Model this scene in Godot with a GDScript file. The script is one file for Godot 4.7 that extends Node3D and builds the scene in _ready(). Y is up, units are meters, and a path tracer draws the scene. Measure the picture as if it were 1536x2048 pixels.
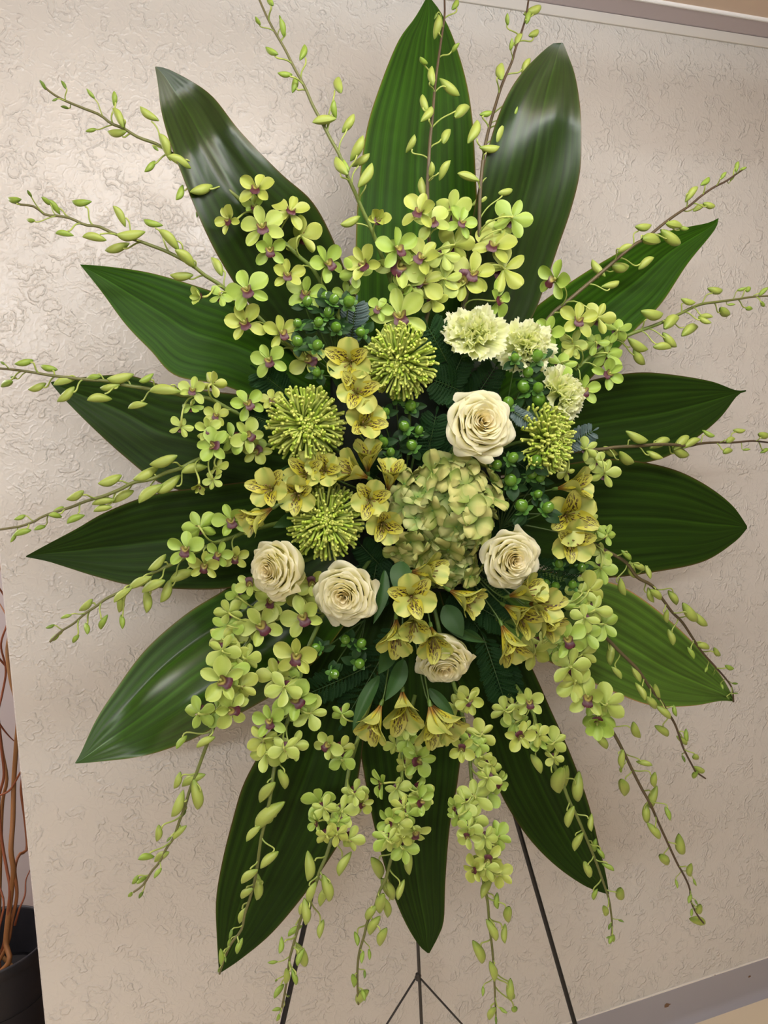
extends Node3D
# A funeral spray on a wire easel in front of a stucco wall: y up, metres. The wall face is the plane z = 0.

const FOCAL := 1538.0
var cam_pos := Vector3(0.0, 1.58, 1.5)
var cam_b := Basis()
var rng := RandomNumberGenerator.new()
var M := {}
var K := {}          # shared meshes
var used := {}


class Mb:
	var v := PackedVector3Array()
	var c := PackedColorArray()
	var t := PackedVector2Array()
	var i := PackedInt32Array()
	func vert(p: Vector3, col := Color.WHITE, uv := Vector2.ZERO) -> int:
		v.append(p)
		c.append(col)
		t.append(uv)
		return v.size() - 1
	func quad(a: int, b: int, d: int, e: int) -> void:   # a (0,0)  b (1,0)  d (1,1)  e (0,1): the front looks along u x v
		i.append_array([a, e, d, a, d, b])
	func grid(rows: Array, cols: Array, uvs := []) -> void:   # rows[v][u]
		var first := []
		for r in rows.size():
			var line := []
			for k in rows[r].size():
				line.append(vert(rows[r][k], cols[r][k] if cols.size() else Color.WHITE, uvs[r][k] if uvs.size() else Vector2(float(k) / (rows[r].size() - 1), float(r) / (rows.size() - 1))))
			first.append(line)
		for r in rows.size() - 1:
			for k in rows[r].size() - 1:
				quad(first[r][k], first[r][k + 1], first[r + 1][k + 1], first[r + 1][k])
	func tube(p: PackedVector3Array, rad: Array, sides := 6, c0 := Color.WHITE, c1 := Color.WHITE) -> void:
		var n := p.size()
		var side := Vector3.ZERO
		var rings := []
		for k in n:
			var d: Vector3 = (p[mini(k + 1, n - 1)] - p[maxi(k - 1, 0)]).normalized()
			if k == 0:
				side = d.cross(Vector3.UP if absf(d.y) < 0.9 else Vector3.RIGHT).normalized()
			side = (side - d * side.dot(d)).normalized()
			var other: Vector3 = d.cross(side)
			var s := float(k) / (n - 1)
			var f: float = s * (rad.size() - 1)
			var a := mini(int(f), rad.size() - 2)
			var r: float = lerpf(rad[a], rad[a + 1], f - a)
			var ring := []
			for j in sides:
				var w := TAU * j / sides
				ring.append(vert(p[k] + (side * cos(w) + other * sin(w)) * r, c0.lerp(c1, s), Vector2(float(j) / sides, s)))
			rings.append(ring)
		for k in n - 1:
			for j in sides:
				quad(rings[k][j], rings[k][(j + 1) % sides], rings[k + 1][(j + 1) % sides], rings[k + 1][j])
		for e in [0, n - 1]:
			var m := vert(p[e], c0 if e == 0 else c1)
			for j in sides:
				var q: int = rings[e][j]
				var q2: int = rings[e][(j + 1) % sides]
				if e == 0:
					i.append_array([m, q, q2])
				else:
					i.append_array([m, q2, q])
	func lathe(profile: Array, segs := 24, col := Color.WHITE) -> void:   # Vector2(radius, y), from below on the outside
		var rows := []
		var cols := []
		for q in profile:
			var row := []
			var cr := []
			for k in segs + 1:
				var a := TAU * k / segs
				row.append(Vector3(cos(a) * q.x, q.y, -sin(a) * q.x))
				cr.append(col)
			rows.append(row)
			cols.append(cr)
		grid(rows, cols)
	func box(lo: Vector3, hi: Vector3, ch := 0.0, col := Color.WHITE) -> void:   # chamfered
		var pts := []
		for ax in 3:
			var a2 := (ax + 1) % 3
			var a3 := (ax + 2) % 3
			for sgn in [0, 1]:
				var ring := []
				for k in 4:
					var p := Vector3()
					p[ax] = hi[ax] if sgn else lo[ax]
					p[a2] = (hi[a2] - ch) if k in [1, 2] else (lo[a2] + ch)
					p[a3] = (hi[a3] - ch) if k in [2, 3] else (lo[a3] + ch)
					ring.append(vert(p, col, Vector2(p[a2], p[a3])))
				if sgn:
					quad(ring[0], ring[1], ring[2], ring[3])
				else:
					quad(ring[1], ring[0], ring[3], ring[2])
				pts.append(ring)
		if ch <= 0.0:
			return
		var at := {}
		for k in v.size():
			at[k] = v[k]
		# edges and corners: hull of the six inset faces
		for ax in 3:
			var a2 := (ax + 1) % 3
			var a3 := (ax + 2) % 3
			for s2 in [0, 1]:
				for s3 in [0, 1]:
					var q := []
					for e in [[lo[ax] + ch, 0], [hi[ax] - ch, 0]]:
						var p := Vector3()
						p[ax] = e[0]
						p[a2] = hi[a2] if s2 else lo[a2]
						p[a3] = (hi[a3] - ch) if s3 else (lo[a3] + ch)
						var r := Vector3()
						r[ax] = e[0]
						r[a2] = (hi[a2] - ch) if s2 else (lo[a2] + ch)
						r[a3] = hi[a3] if s3 else lo[a3]
						q.append(vert(p, col))
						q.append(vert(r, col))
					if s2 == s3:
						quad(q[0], q[1], q[3], q[2])
						i.reverse() if false else null
						var out := Vector3()
						out[a2] = 1.0 if s2 else -1.0
						out[a3] = 1.0 if s3 else -1.0
						_face(q[0], q[1], q[3], q[2], out)
					else:
						var out2 := Vector3()
						out2[a2] = 1.0 if s2 else -1.0
						out2[a3] = 1.0 if s3 else -1.0
						quad(q[0], q[1], q[3], q[2])
						_face(q[0], q[1], q[3], q[2], out2)
		for sx in [0, 1]:
			for sy in [0, 1]:
				for sz in [0, 1]:
					var b := Vector3(hi.x if sx else lo.x, hi.y if sy else lo.y, hi.z if sz else lo.z)
					var d := Vector3(-ch if sx else ch, -ch if sy else ch, -ch if sz else ch)
					var x := vert(Vector3(b.x, b.y + d.y, b.z + d.z), col)
					var y := vert(Vector3(b.x + d.x, b.y, b.z + d.z), col)
					var z := vert(Vector3(b.x + d.x, b.y + d.y, b.z), col)
					var nn: Vector3 = (v[z] - v[x]).cross(v[y] - v[x])
					if nn.dot(-d) > 0.0:
						i.append_array([x, y, z])
					else:
						i.append_array([x, z, y])
	func _face(a: int, b: int, d: int, e: int, out: Vector3) -> void:   # drops the last quad and puts it the right way round
		i.resize(i.size() - 6)
		var nn: Vector3 = (v[d] - v[a]).cross(v[e] - v[a])
		if nn.dot(out) > 0.0:
			i.append_array([a, e, d, a, d, b])
		else:
			i.append_array([a, d, e, a, b, d])
	func done(flat := false) -> ArrayMesh:
		var n := PackedVector3Array()
		if flat:
			var v2 := PackedVector3Array()
			var c2 := PackedColorArray()
			var t2 := PackedVector2Array()
			for k in i:
				v2.append(v[k])
				c2.append(c[k])
				t2.append(t[k])
			v = v2
			c = c2
			t = t2
			i = PackedInt32Array(range(v.size()))
		n.resize(v.size())
		for k in range(0, i.size(), 3):
			var f: Vector3 = (v[i[k + 2]] - v[i[k]]).cross(v[i[k + 1]] - v[i[k]])
			n[i[k]] += f
			n[i[k + 1]] += f
			n[i[k + 2]] += f
		for k in n.size():
			n[k] = n[k].normalized() if n[k].length_squared() > 0.0 else Vector3.UP
		var a := []
		a.resize(Mesh.ARRAY_MAX)
		a[Mesh.ARRAY_VERTEX] = v
		a[Mesh.ARRAY_NORMAL] = n
		a[Mesh.ARRAY_COLOR] = c
		a[Mesh.ARRAY_TEX_UV] = t
		a[Mesh.ARRAY_INDEX] = i
		var m := ArrayMesh.new()
		m.add_surface_from_arrays(Mesh.PRIMITIVE_TRIANGLES, a)
		return m


func lin(r: float, g: float, b: float) -> Color:
	return Color(r / 255.0, g / 255.0, b / 255.0).srgb_to_linear()


func ray(px: float, py: float) -> Vector3:
	return cam_b * Vector3((px - 768.0) / FOCAL, (1024.0 - py) / FOCAL, -1.0)


func at(px: float, py: float, w: float) -> Vector3:          # the point of the plane w in front of the wall
	var d := ray(px, py)
	return cam_pos + d * ((w - cam_pos.z) / d.z)


func at_x(px: float, py: float, x: float) -> Vector3:
	var d := ray(px, py)
	return cam_pos + d * (x / d.x)


func per_px(p: Vector3) -> float:                              # metres that a photo pixel covers at p
	return (cam_b.inverse() * (cam_pos - p)).z / FOCAL


func face_dir(fx: float, fy: float, back := false) -> Vector3:
	var z := sqrt(maxf(0.05, 1.0 - fx * fx - fy * fy))
	return (cam_b * Vector3(fx, fy, -z if back else z)).normalized()


func frame(z: Vector3, roll: float) -> Basis:                 # z towards the viewer of the thing, y its top
	var x := (cam_b.y).cross(z).normalized()
	var b := Basis(x, z.cross(x), z)
	return b * Basis(Vector3.BACK, -deg_to_rad(roll))


func rnd(a: float, b: float) -> float:
	return rng.randf_range(a, b)


func numbered(called: String) -> String:
	used[called] = used.get(called, -1) + 1
	return called if used[called] == 0 else "%s_%03d" % [called, used[called]]


func tag(o: Node3D, label: String, category: String, group := "", kind := "") -> void:
	if label:
		o.set_meta("label", label)
	if category:
		o.set_meta("category", category)
	if group:
		o.set_meta("group", group)
	if kind:
		o.set_meta("kind", kind)


func thing(called: String, label: String, category: String, where: Vector3, group := "") -> Node3D:
	var o := Node3D.new()
	o.name = numbered(called)
	add_child(o)
	o.position = where
	tag(o, label, category, group)
	return o


func part(called: String, mesh: Mesh, m: Material, parent: Node3D, xf := Transform3D()) -> MeshInstance3D:
	var o := MeshInstance3D.new()
	o.name = called
	o.mesh = mesh
	o.material_override = m
	o.transform = xf
	parent.add_child(o, true)
	return o


func solo(called: String, mesh: Mesh, m: Material, where: Vector3, label: String, category: String, group := "", kind := "") -> MeshInstance3D:
	var o := MeshInstance3D.new()
	o.name = numbered(called)
	o.mesh = mesh
	o.material_override = m
	o.position = where
	add_child(o)
	tag(o, label, category, group, kind)
	return o


func smooth(pts: PackedVector3Array, n: int) -> PackedVector3Array:      # Catmull-Rom through the points, n even steps
	var dense := PackedVector3Array()
	for k in pts.size() - 1:
		var a := pts[maxi(k - 1, 0)]
		var d := pts[mini(k + 2, pts.size() - 1)]
		for s in 8:
			dense.append(pts[k].cubic_interpolate(pts[k + 1], a, d, s / 8.0))
	dense.append(pts[pts.size() - 1])
	return resample(dense, n)


func resample(p: PackedVector3Array, n: int) -> PackedVector3Array:
	var cum := PackedFloat32Array([0.0])
	for k in range(1, p.size()):
		cum.append(cum[k - 1] + p[k].distance_to(p[k - 1]))
	var o := PackedVector3Array()
	var j := 0
	for k in n:
		var want := cum[cum.size() - 1] * k / (n - 1)
		while j < p.size() - 2 and cum[j + 1] < want:
			j += 1
		var seg := cum[j + 1] - cum[j]
		o.append(p[j].lerp(p[j + 1], clampf((want - cum[j]) / seg, 0.0, 1.0) if seg > 0.0 else 0.0))
	return o


func bez(a: Vector3, b: Vector3, c: Vector3, d: Vector3, n: int) -> PackedVector3Array:
	var o := PackedVector3Array()
	for k in n:
		o.append(a.bezier_interpolate(b, c, d, float(k) / (n - 1)))
	return o


func mat(called: String, col: Color, rough: float, extra := {}) -> StandardMaterial3D:
	var m := StandardMaterial3D.new()
	m.resource_name = called
	m.albedo_color = col
	m.roughness = rough
	for k in extra:
		m.set(k, extra[k])
	M[called] = m
	return m


func petal_mat(called: String, col: Color, glow: Color, rough := 0.6) -> StandardMaterial3D:
	return mat(called, col, rough, {"vertex_color_use_as_albedo": true, "backlight_enabled": true, "backlight": glow, "cull_mode": BaseMaterial3D.CULL_DISABLED})


# ------------------------------------------------------------------ scene

func _ready() -> void:
	rng.seed = 7
	cam_b = Basis(Vector3.UP, deg_to_rad(-18.85)) * Basis(Vector3.RIGHT, deg_to_rad(-6.67)) * Basis(Vector3.BACK, deg_to_rad(-2.23))
	var cam := Camera3D.new()
	cam.name = "camera"
	cam.fov = 67.30
	cam.near = 0.02
	cam.transform = Transform3D(cam_b, cam_pos)
	add_child(cam)
	cam.current = true
	var env := Environment.new()
	env.background_mode = Environment.BG_COLOR
	env.background_color = Color(0.02, 0.02, 0.02)
	env.tonemap_mode = Environment.TONE_MAPPER_LINEAR
	env.tonemap_exposure = 0.925
	env.sdfgi_enabled = true
	env.ssao_enabled = true
	env.ssil_enabled = true
	var we := WorldEnvironment.new()
	we.name = "world"
	we.environment = env
	add_child(we)
	materials()
	pendant(Vector3(0.55, 2.26, 1.12), "linear pendant lamp hanging over the easel, nearest the stucco wall", 1.7, 1.02, Color(0.97, 0.985, 1.0))
	pendant(Vector3(-1.1, 2.26, 2.9), "linear pendant lamp hanging near the rear wall", 1.8, 3.0, Color(0.97, 0.985, 1.0))
	pendant(Vector3(-1.3, 2.26, -0.55), "linear pendant lamp hanging over the willow pot", 1.6, 2.2, Color(0.98, 0.97, 1.0))
	room()
	easel()
	willow_pot()
	shared_meshes()
	foam()
	broad_leaf("broad glossy leaf with folded tip and pale wrinkled sheen behind two long orchid stems", [0.33,0.32,0.26], [310,134,316,170,322,220,338,280,362,345,398,435,440,520,500,610,600,720,680,800], [312,133,345,142,420,188,480,262,560,345,622,400,660,465,690,540,730,640,760,760], 0.01, 0, 1)
	broad_leaf("tall straight bright green leaf standing upright at the top behind a purplish orchid stem", [0.22,0.25,0.26], [855,-8,830,35,795,85,757,180,732,265,716,390,711,520,716,640,750,780], [857,-8,882,25,908,80,932,160,945,240,951,340,955,440,950,560,920,760], 0.012, 1, 0)
	broad_leaf("broad leaf with a folded pale tip and sheen band, behind a dark upright orchid stem", [0.36,0.33,0.27], [1120,86,1098,92,1040,150,1003,215,975,300,952,400,935,500,920,620,880,780], [1126,86,1134,105,1150,150,1160,210,1163,270,1160,345,1142,420,1118,490,1092,565,1062,640,980,790], 0.01, 0, 2)
	broad_leaf("bright green pointed leaf slanting upward behind the orchid stem beside the carnations", [0.24,0.25,0.26], [1437,436,1415,446,1370,455,1300,472,1225,512,1150,558,1070,615,1000,680,900,780], [1437,438,1428,462,1375,528,1322,608,1268,662,1200,738,1130,800,980,880], 0.015, 1, 0)
	broad_leaf("dark oval leaf with a small hooked tip, just above the level olive-budded orchid stem", [0.26,0.27,0.27], [1492,780,1470,780,1420,762,1335,748,1272,745,1200,756,1130,775,1020,800,900,860], [1492,783,1474,792,1440,836,1390,878,1330,915,1250,932,1150,940,1020,950,900,960], 0.014, 0, 0)
	broad_leaf("dark broad leaf with faint light streaks, just below the level olive-budded orchid stem", [0.29,0.29,0.28], [1494,1052,1462,1008,1402,964,1332,934,1235,918,1150,925,1030,950,900,980], [1494,1057,1468,1085,1405,1124,1305,1145,1200,1156,1120,1140,1020,1110,900,1070], 0.008, 0, 3)
	broad_leaf("pale ribbed drooping leaf with bright lengthwise vein lines", [0.33,0.32,0.28], [1468,1398,1440,1348,1382,1280,1302,1210,1232,1168,1150,1153,1050,1130,900,1080], [1466,1403,1440,1402,1382,1412,1302,1411,1222,1382,1132,1340,1062,1302,980,1230,880,1120], 0.012, 2, 4)
	broad_leaf("long dark hanging leaf that covers the top of an easel leg", [0.34,0.33,0.28], [1218,1788,1212,1750,1198,1690,1175,1600,1140,1505,1102,1420,1062,1332,1022,1270,930,1130], [1214,1788,1170,1772,1112,1732,1062,1682,1020,1622,990,1560,962,1470,932,1400,880,1280,840,1130], 0.01, 0, 0)
	broad_leaf("narrow dark leaf hanging straight down at the bottom centre with a blunt thorn-like tip", [0.36,0.34,0.28], [855,1906,836,1888,808,1840,780,1770,750,1660,730,1560,715,1450,720,1330,770,1150], [859,1906,878,1870,888,1838,891,1760,900,1650,916,1560,926,1450,920,1330,870,1150], 0.008, 0, 5)
	broad_leaf("long hanging leaf crossing an easel leg, its tip beside the tip of an orchid stem", [0.36,0.35,0.29], [438,1945,434,1880,432,1800,445,1720,465,1640,486,1570,522,1500,572,1400,640,1290,720,1150], [442,1945,482,1918,542,1868,602,1798,652,1728,688,1665,716,1560,732,1450,760,1330,810,1160], 0.012, 0, 5)
	broad_leaf("broad pointed drooping leaf with a silvery sheen beside hanging orchid flowers", [0.33,0.33,0.28], [150,1526,162,1505,192,1440,232,1378,292,1298,372,1228,452,1178,560,1110,700,1030], [152,1527,202,1523,292,1511,382,1480,452,1442,512,1410,572,1372,660,1290,760,1140], 0.012, 1, 6)
	broad_leaf("dark sharp-pointed level leaf nearest the willow twigs, behind a drooping orchid stem", [0.31,0.31,0.28], [52,1112,92,1090,152,1058,212,1024,302,990,400,975,520,960,720,940], [52,1114,92,1122,122,1131,202,1156,282,1173,442,1178,540,1150,740,1060], 0.01, 0, 0)
	broad_leaf("dark leaf directly behind the level orchid stem that has maroon lips at its base", [0.28,0.29,0.28], [102,764,152,756,252,750,332,772,420,782,540,800,720,860], [103,768,132,802,192,862,252,916,312,962,382,988,470,1012,600,1020,740,980], 0.012, 0, 0)
	broad_leaf("dark pointed leaf against bare stucco just below the orchid stem with the forked tip", [0.26,0.28,0.27], [160,529,215,533,302,546,402,575,472,602,560,650,720,780], [163,533,202,582,252,650,302,702,352,752,450,772,560,820,720,880], 0.014, 1, 0)
	orchid("green orchid stem arching across the shiny wrinkled leaf, bud tip free against the wall", [0.33,0.36,0.32], [680,640,630,545,600,515,552,470,500,418,475,395,447,373,413,350,370,320,337,303,313,288,277,275,247,257,222,247,200,230,170,218,143,207,117,195,93,178,80,163],
		[92,178,79,160,115,198,104,202,133,177,122,161,137,216,121,213,188,197,173,177,231,207,228,182,250,241,225,216,192,259,171,263,247,274,215,263,304,244,280,213,307,293,317,302,311,327,289,344,347,301,317,267,374,320,335,313,371,380,352,400,451,353,415,343,422,378,380,384,395,420,394,436],
		[515,379,38,8,-0.1,0.1,0,460,440,30,-30,-0.5,-0.2,0,525,456,44,-12,0,0.1,0,580,425,38,20,0.4,0.25,0,601,472,41,10,0.3,0.4,1,540,500,35,0,0,-0.35,0,575,552,34,-5,0,0.1,0,654,529,39,-40,0.4,0,0,611,590,39,12,0,0.1,0,692,590,28,-10,0.1,0.1,0,510,416,26,-10,0,0.3,0])
	orchid("green orchid stem with a forked bud tip between the wrinkled leaf and a dark leaf", [0.33,0.37,0.34], [650,760,590,700,558,680,525,642,490,610,440,570,405,548,400,542,370,522,333,503,307,493,280,483,253,475,227,467,197,453,170,450,142,437,117,432,92,430,68,413,35,408,18,398],
		[35,408,16,396,62,393,55,380,100,408,83,394,119,417,95,400,69,443,53,439,137,462,111,467,172,414,144,402,202,468,165,474,253,437,226,412,276,481,233,469,312,457,287,439,249,497,210,501,357,483,317,460,390,522,350,500,380,558,340,550,448,542,422,515],
		[495,582,44,-25,0,0,0,404,594,24,-80,-0.6,-0.1,2,441,591,24,20,0.2,-0.3,1,491,648,41,-20,0,0,0,562,668,38,-15,0.4,0,0,539,721,36,-25,0,-0.1,0,615,721,39,-60,0.5,-0.1,0])
	orchid("level green orchid stem over a dark leaf, with maroon lips clustered at its base", [0.33,0.37,0.36], [600,870,479,828,417,797,362,791,360,789,310,780,280,775,247,770,213,762,183,760,150,757,110,752,90,749,67,745,33,740,0,737,-13,734],
		[63,725,29,728,23,759,2,774,32,757,20,753,107,742,81,731,89,775,56,779,142,752,107,770,149,784,114,803,197,749,171,760,212,787,174,801,231,777,200,776,256,762,214,758,302,760,278,763,344,770,299,783,284,802,256,817,10,729,0,723],
		[385,782,29,10,0.1,0.1,0,423,768,28,20,0.3,0.3,1,383,812,22,10,0,-0.5,1,494,809,36,-20,0.35,0.05,0,544,801,25,-10,0.2,0.1,0,433,832,26,10,0.1,0.1,0,362,853,24,20,-0.2,-0.4,1])
	orchid("green orchid stem sloping down out of the frame, hooded buds hanging under its arching tip", [0.33,0.38,0.36], [600,880,446,905,394,920,360,937,333,945,300,959,267,965,240,979,207,992,173,1002,140,1015,110,1024,83,1034,70,1042,43,1052,20,1056,0,1059,-7,1060],
		[167,990,133,999,127,1016,106,1023,217,992,184,1009,239,962,196,967,217,1009,187,1023,257,978,226,1006,311,949,266,959,302,969,278,1006,347,925,299,929,356,972,309,983,399,924,363,946,51,1032,28,1039,33,1067,21,1085,55,1056,27,1072,89,1051,68,1060,121,1027,97,1031,157,1026,134,1047],
		[417,860,26,-10,0.1,0.1,0,427,893,36,-80,0.1,0.1,0,494,872,35,-40,0.35,0.1,0,512,903,31,-130,0.3,-0.1,0,433,935,24,10,0.2,-0.4,1,398,970,20,10,0,-0.6,2])
	orchid("drooping green orchid stem in front of the sharp-pointed dark leaf nearest the willow twigs", [0.34,0.39,0.38], [580,1040,500,1061,467,1074,427,1087,393,1104,347,1127,320,1139,293,1152,267,1167,240,1184,213,1197,190,1214,170,1227,147,1247,120,1264,100,1284],
		[119,1269,99,1282,109,1251,91,1256,142,1229,121,1237,155,1270,146,1286,175,1246,175,1269,186,1206,158,1221,202,1236,202,1259,247,1197,238,1225,249,1177,228,1205,245,1232,245,1258,289,1152,259,1178,301,1187,293,1226,321,1157,284,1185,331,1124,296,1140,346,1170,321,1205,377,1136,339,1165],
		[372,1099,38,0,0.1,0.1,0,410,1131,31,10,0,-0.35,0,437,1109,28,30,0,-0.2,0,463,1042,38,-10,0.1,0.15,0,400,1056,38,-20,-0.3,0.1,1,500,1044,28,-30,0,0,0,470,1114,27,10,0.2,-0.3,0])
	orchid("long hanging orchid stem in front of the silvery lower leaf, curled tip over bare stucco", [0.36,0.42,0.42], [590,1170,523,1239,497,1283,471,1322,458,1372,448,1400,429,1450,413,1491,393,1546,380,1579,370,1613,360,1639,347,1676,333,1696,320,1723,303,1743,287,1769,267,1784],
		[265,1786,256,1793,285,1783,278,1797,277,1753,264,1768,291,1753,273,1768,321,1736,308,1757,301,1705,276,1719,331,1699,309,1724,324,1655,313,1683,361,1651,346,1680,342,1673,333,1684,371,1602,343,1633,372,1619,365,1633,364,1552,348,1577,394,1542,364,1573,401,1579,395,1619,366,1472,353,1498,421,1471,393,1495],
		[500,1169,30,180,0,0.4,0,458,1226,30,-20,-0.2,0.1,1,539,1202,33,10,0.2,0,0,521,1252,46,-30,0.3,0,0,455,1252,33,160,0,-0.2,1,445,1301,35,170,-0.1,0,1,492,1317,30,140,0.3,0,1,445,1361,46,-60,0.2,0.1,0,481,1372,35,120,0.2,-0.1,1,462,1419,38,-90,0.3,0,0,398,1426,35,200,-0.2,-0.1,1])
	orchid("hanging orchid stem trailing down the margin of the long leaf that crosses an easel leg", [0.37,0.44,0.44], [650,1220,609,1314,601,1353,588,1379,578,1434,567,1465,549,1536,542,1586,532,1636,522,1679,512,1749,500,1796,490,1826,483,1859,463,1886,450,1913,439,1948],
		[440,1936,436,1945,448,1903,441,1930,450,1913,452,1925,462,1879,456,1895,477,1883,474,1908,465,1859,458,1878,485,1816,479,1847,494,1774,483,1797,502,1736,483,1767,512,1651,493,1683,547,1702,521,1737,525,1766,513,1800,538,1606,513,1660,536,1563,520,1605,569,1543,570,1578,550,1633,531,1647],
		[606,1234,44,-20,0,0,0,625,1166,33,170,0,0.1,0,592,1312,43,0,0,0,0,552,1356,40,-10,-0.2,0,1,591,1398,44,-40,0.1,0,0,619,1426,36,100,0.2,-0.2,1,541,1442,35,-20,-0.2,0.1,0,532,1507,37,200,-0.1,-0.2,1,585,1491,32,160,0.2,-0.1,1])
	orchid("hanging orchid stem in front of an easel leg, green flowers bunched above drooping buds", [0.37,0.45,0.46], [745,1390,709,1500,697,1546,688,1608,674,1662,662,1683,652,1713,639,1743,629,1776,615,1803,602,1836,585,1896,579,1919,575,1953,569,1989,562,2023],
		[560,2029,553,2042,562,1969,548,1997,555,1958,550,1963,592,1948,592,1970,554,1924,535,1925,580,1941,570,1968,607,1903,610,1933,597,1903,595,1932,570,1883,558,1907,592,1849,576,1873,640,1844,639,1877,619,1813,611,1850,606,1803,600,1830,619,1769,618,1807,660,1763,658,1803,647,1774,640,1813,684,1711,678,1752,631,1719,615,1762,562,2016,544,2021,575,1993,579,1991],
		[640,1604,34,-10,-0.2,0.1,1,635,1643,22,-80,-0.7,-0.1,0,709,1585,26,160,0.1,-0.1,1,724,1606,24,80,0.3,-0.1,0,657,1490,30,30,-0.35,0.1,0,684,1519,30,180,0.1,-0.2,1,684,1623,32,150,0,-0.1,1,653,1671,24,170,-0.2,-0.1,1,697,1679,32,160,0.3,-0.1,1,684,1429,26,170,-0.2,0.1,1])
	orchid("hanging orchid stem down the narrow bottom leaf, buds dangling beside the leaf's pointed tip", [0.38,0.46,0.46], [830,1390,807,1483,805,1536,802,1603,792,1683,779,1729,772,1756,759,1783,749,1816,735,1843,729,1869,719,1903,715,1936,715,1973,717,2009],
		[720,1979,716,2008,725,1979,730,2002,710,1949,708,1975,730,1941,729,1957,725,1903,723,1927,739,1899,739,1920,715,1866,715,1892,760,1859,760,1892,743,1836,740,1870,743,1813,733,1840,757,1789,760,1827,779,1799,775,1835,775,1763,786,1800,799,1769,796,1800,759,1716,760,1758,813,1709,819,1750],
		[811,1456,24,180,0,0.2,0,836,1518,36,90,0.1,0,0,792,1490,26,-30,-0.2,0.1,1,765,1567,30,-80,-0.8,0,0,836,1581,30,150,0.2,0,1,840,1600,30,60,0.5,0.1,0,780,1642,28,-60,-0.5,0.1,0,830,1662,30,10,0.1,-0.3,0,772,1679,30,170,-0.3,-0.1,1,807,1696,30,160,0.1,-0.1,1,815,1629,27,150,0,-0.1,1,811,1533,25,160,0,0,1])
	orchid("hanging orchid stem in the gap beside the narrow bottom leaf, with the densest pale flowers", [0.38,0.46,0.47], [905,1360,927,1438,931,1468,939,1505,942,1549,949,1603,962,1679,965,1753,975,1803,979,1853,985,1903,989,1969,992,2036,992,2056],
		[992,2033,992,2049,982,2013,978,2040,967,1973,965,1993,1016,1973,1023,2000,989,1926,989,1963,962,1889,964,1927,989,1849,992,1882,1004,1856,1010,1887,987,1793,996,1818,1011,1813,1017,1845,976,1756,963,1797,1026,1983,1027,1998,1026,2013,1028,2023,999,2016,1015,2026],
		[937,1399,30,40,0,0.1,0,916,1415,28,-20,-0.2,0.1,1,922,1497,29,180,0,0,0,962,1470,30,60,0.3,0,1,964,1513,20,150,0,0,1,977,1540,31,30,0.2,0.1,1,995,1563,28,60,0.6,0,0,950,1595,38,0,-0.1,-0.1,1,910,1613,20,-80,-0.7,-0.1,0,943,1640,32,170,0,-0.1,1,937,1672,24,170,-0.3,-0.1,0,993,1674,31,100,0.5,0,1,975,1718,32,180,0,0,0,949,1736,27,-90,-0.6,0,0,999,1749,27,120,0.4,-0.1,1,979,1733,28,170,0.1,-0.2,1])
	orchid("hanging orchid stem along the leaf that covers an easel leg's top, slender spotted buds", [0.38,0.43,0.43], [1030,1370,1064,1422,1075,1463,1100,1513,1120,1557,1124,1563,1137,1599,1154,1633,1167,1663,1181,1696,1194,1729,1207,1766,1217,1796,1222,1826,1224,1853,1221,1886],
		[1224,1869,1218,1888,1226,1869,1227,1884,1221,1846,1217,1860,1237,1839,1248,1844,1216,1813,1210,1832,1187,1781,1187,1800,1231,1784,1246,1797,1214,1726,1228,1742,1201,1699,1208,1718,1184,1686,1190,1703,1176,1729,1179,1755,1151,1669,1149,1702,1176,1636,1183,1663,1134,1619,1136,1655,1151,1566,1156,1603,1224,1873,1212,1876,1112,1540,1128,1577,1103,1542,1119,1586,1071,1509,1082,1547],
		[1058,1404,30,-15,0,0.1,0,1010,1422,30,-60,-0.3,0.1,1,1039,1472,31,150,0,0,0,1106,1486,30,60,0.3,0.1,1,1054,1459,20,150,0,-0.1,1,1108,1515,19,160,0.2,-0.1,1])
	orchid("long hanging orchid stem reaching far down over bare wall beside the easel, bare dark tip", [0.37,0.42,0.41], [1000,1210,1067,1276,1108,1308,1150,1341,1186,1393,1214,1444,1237,1484,1264,1539,1281,1573,1301,1609,1317,1646,1334,1683,1354,1726,1367,1749,1379,1776,1382,1803,1394,1829,1407,1846],
		[1397,1836,1408,1847,1384,1819,1382,1833,1392,1814,1400,1827,1381,1789,1377,1807,1389,1799,1396,1810,1352,1759,1355,1777,1386,1758,1393,1772,1372,1733,1381,1753,1328,1708,1334,1730,1351,1688,1368,1707,1311,1653,1318,1678,1335,1616,1340,1641,1301,1586,1302,1617,1289,1616,1295,1647,1301,1549,1310,1575,1251,1556,1249,1592,1241,1536,1242,1545,1258,1454,1281,1475,1204,1471,1213,1498,1237,1507,1245,1537,1281,1521,1305,1531],
		[1134,1279,40,-20,0,0.1,0,1069,1305,38,190,-0.1,0,1,1142,1334,40,20,0,0.1,1,1176,1396,40,10,-0.3,0,0,1212,1409,40,60,0.4,0,1,1194,1443,38,180,-0.1,-0.2,2,1150,1362,35,170,-0.1,0,1,1163,1308,31,120,0.2,0,1])
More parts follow.
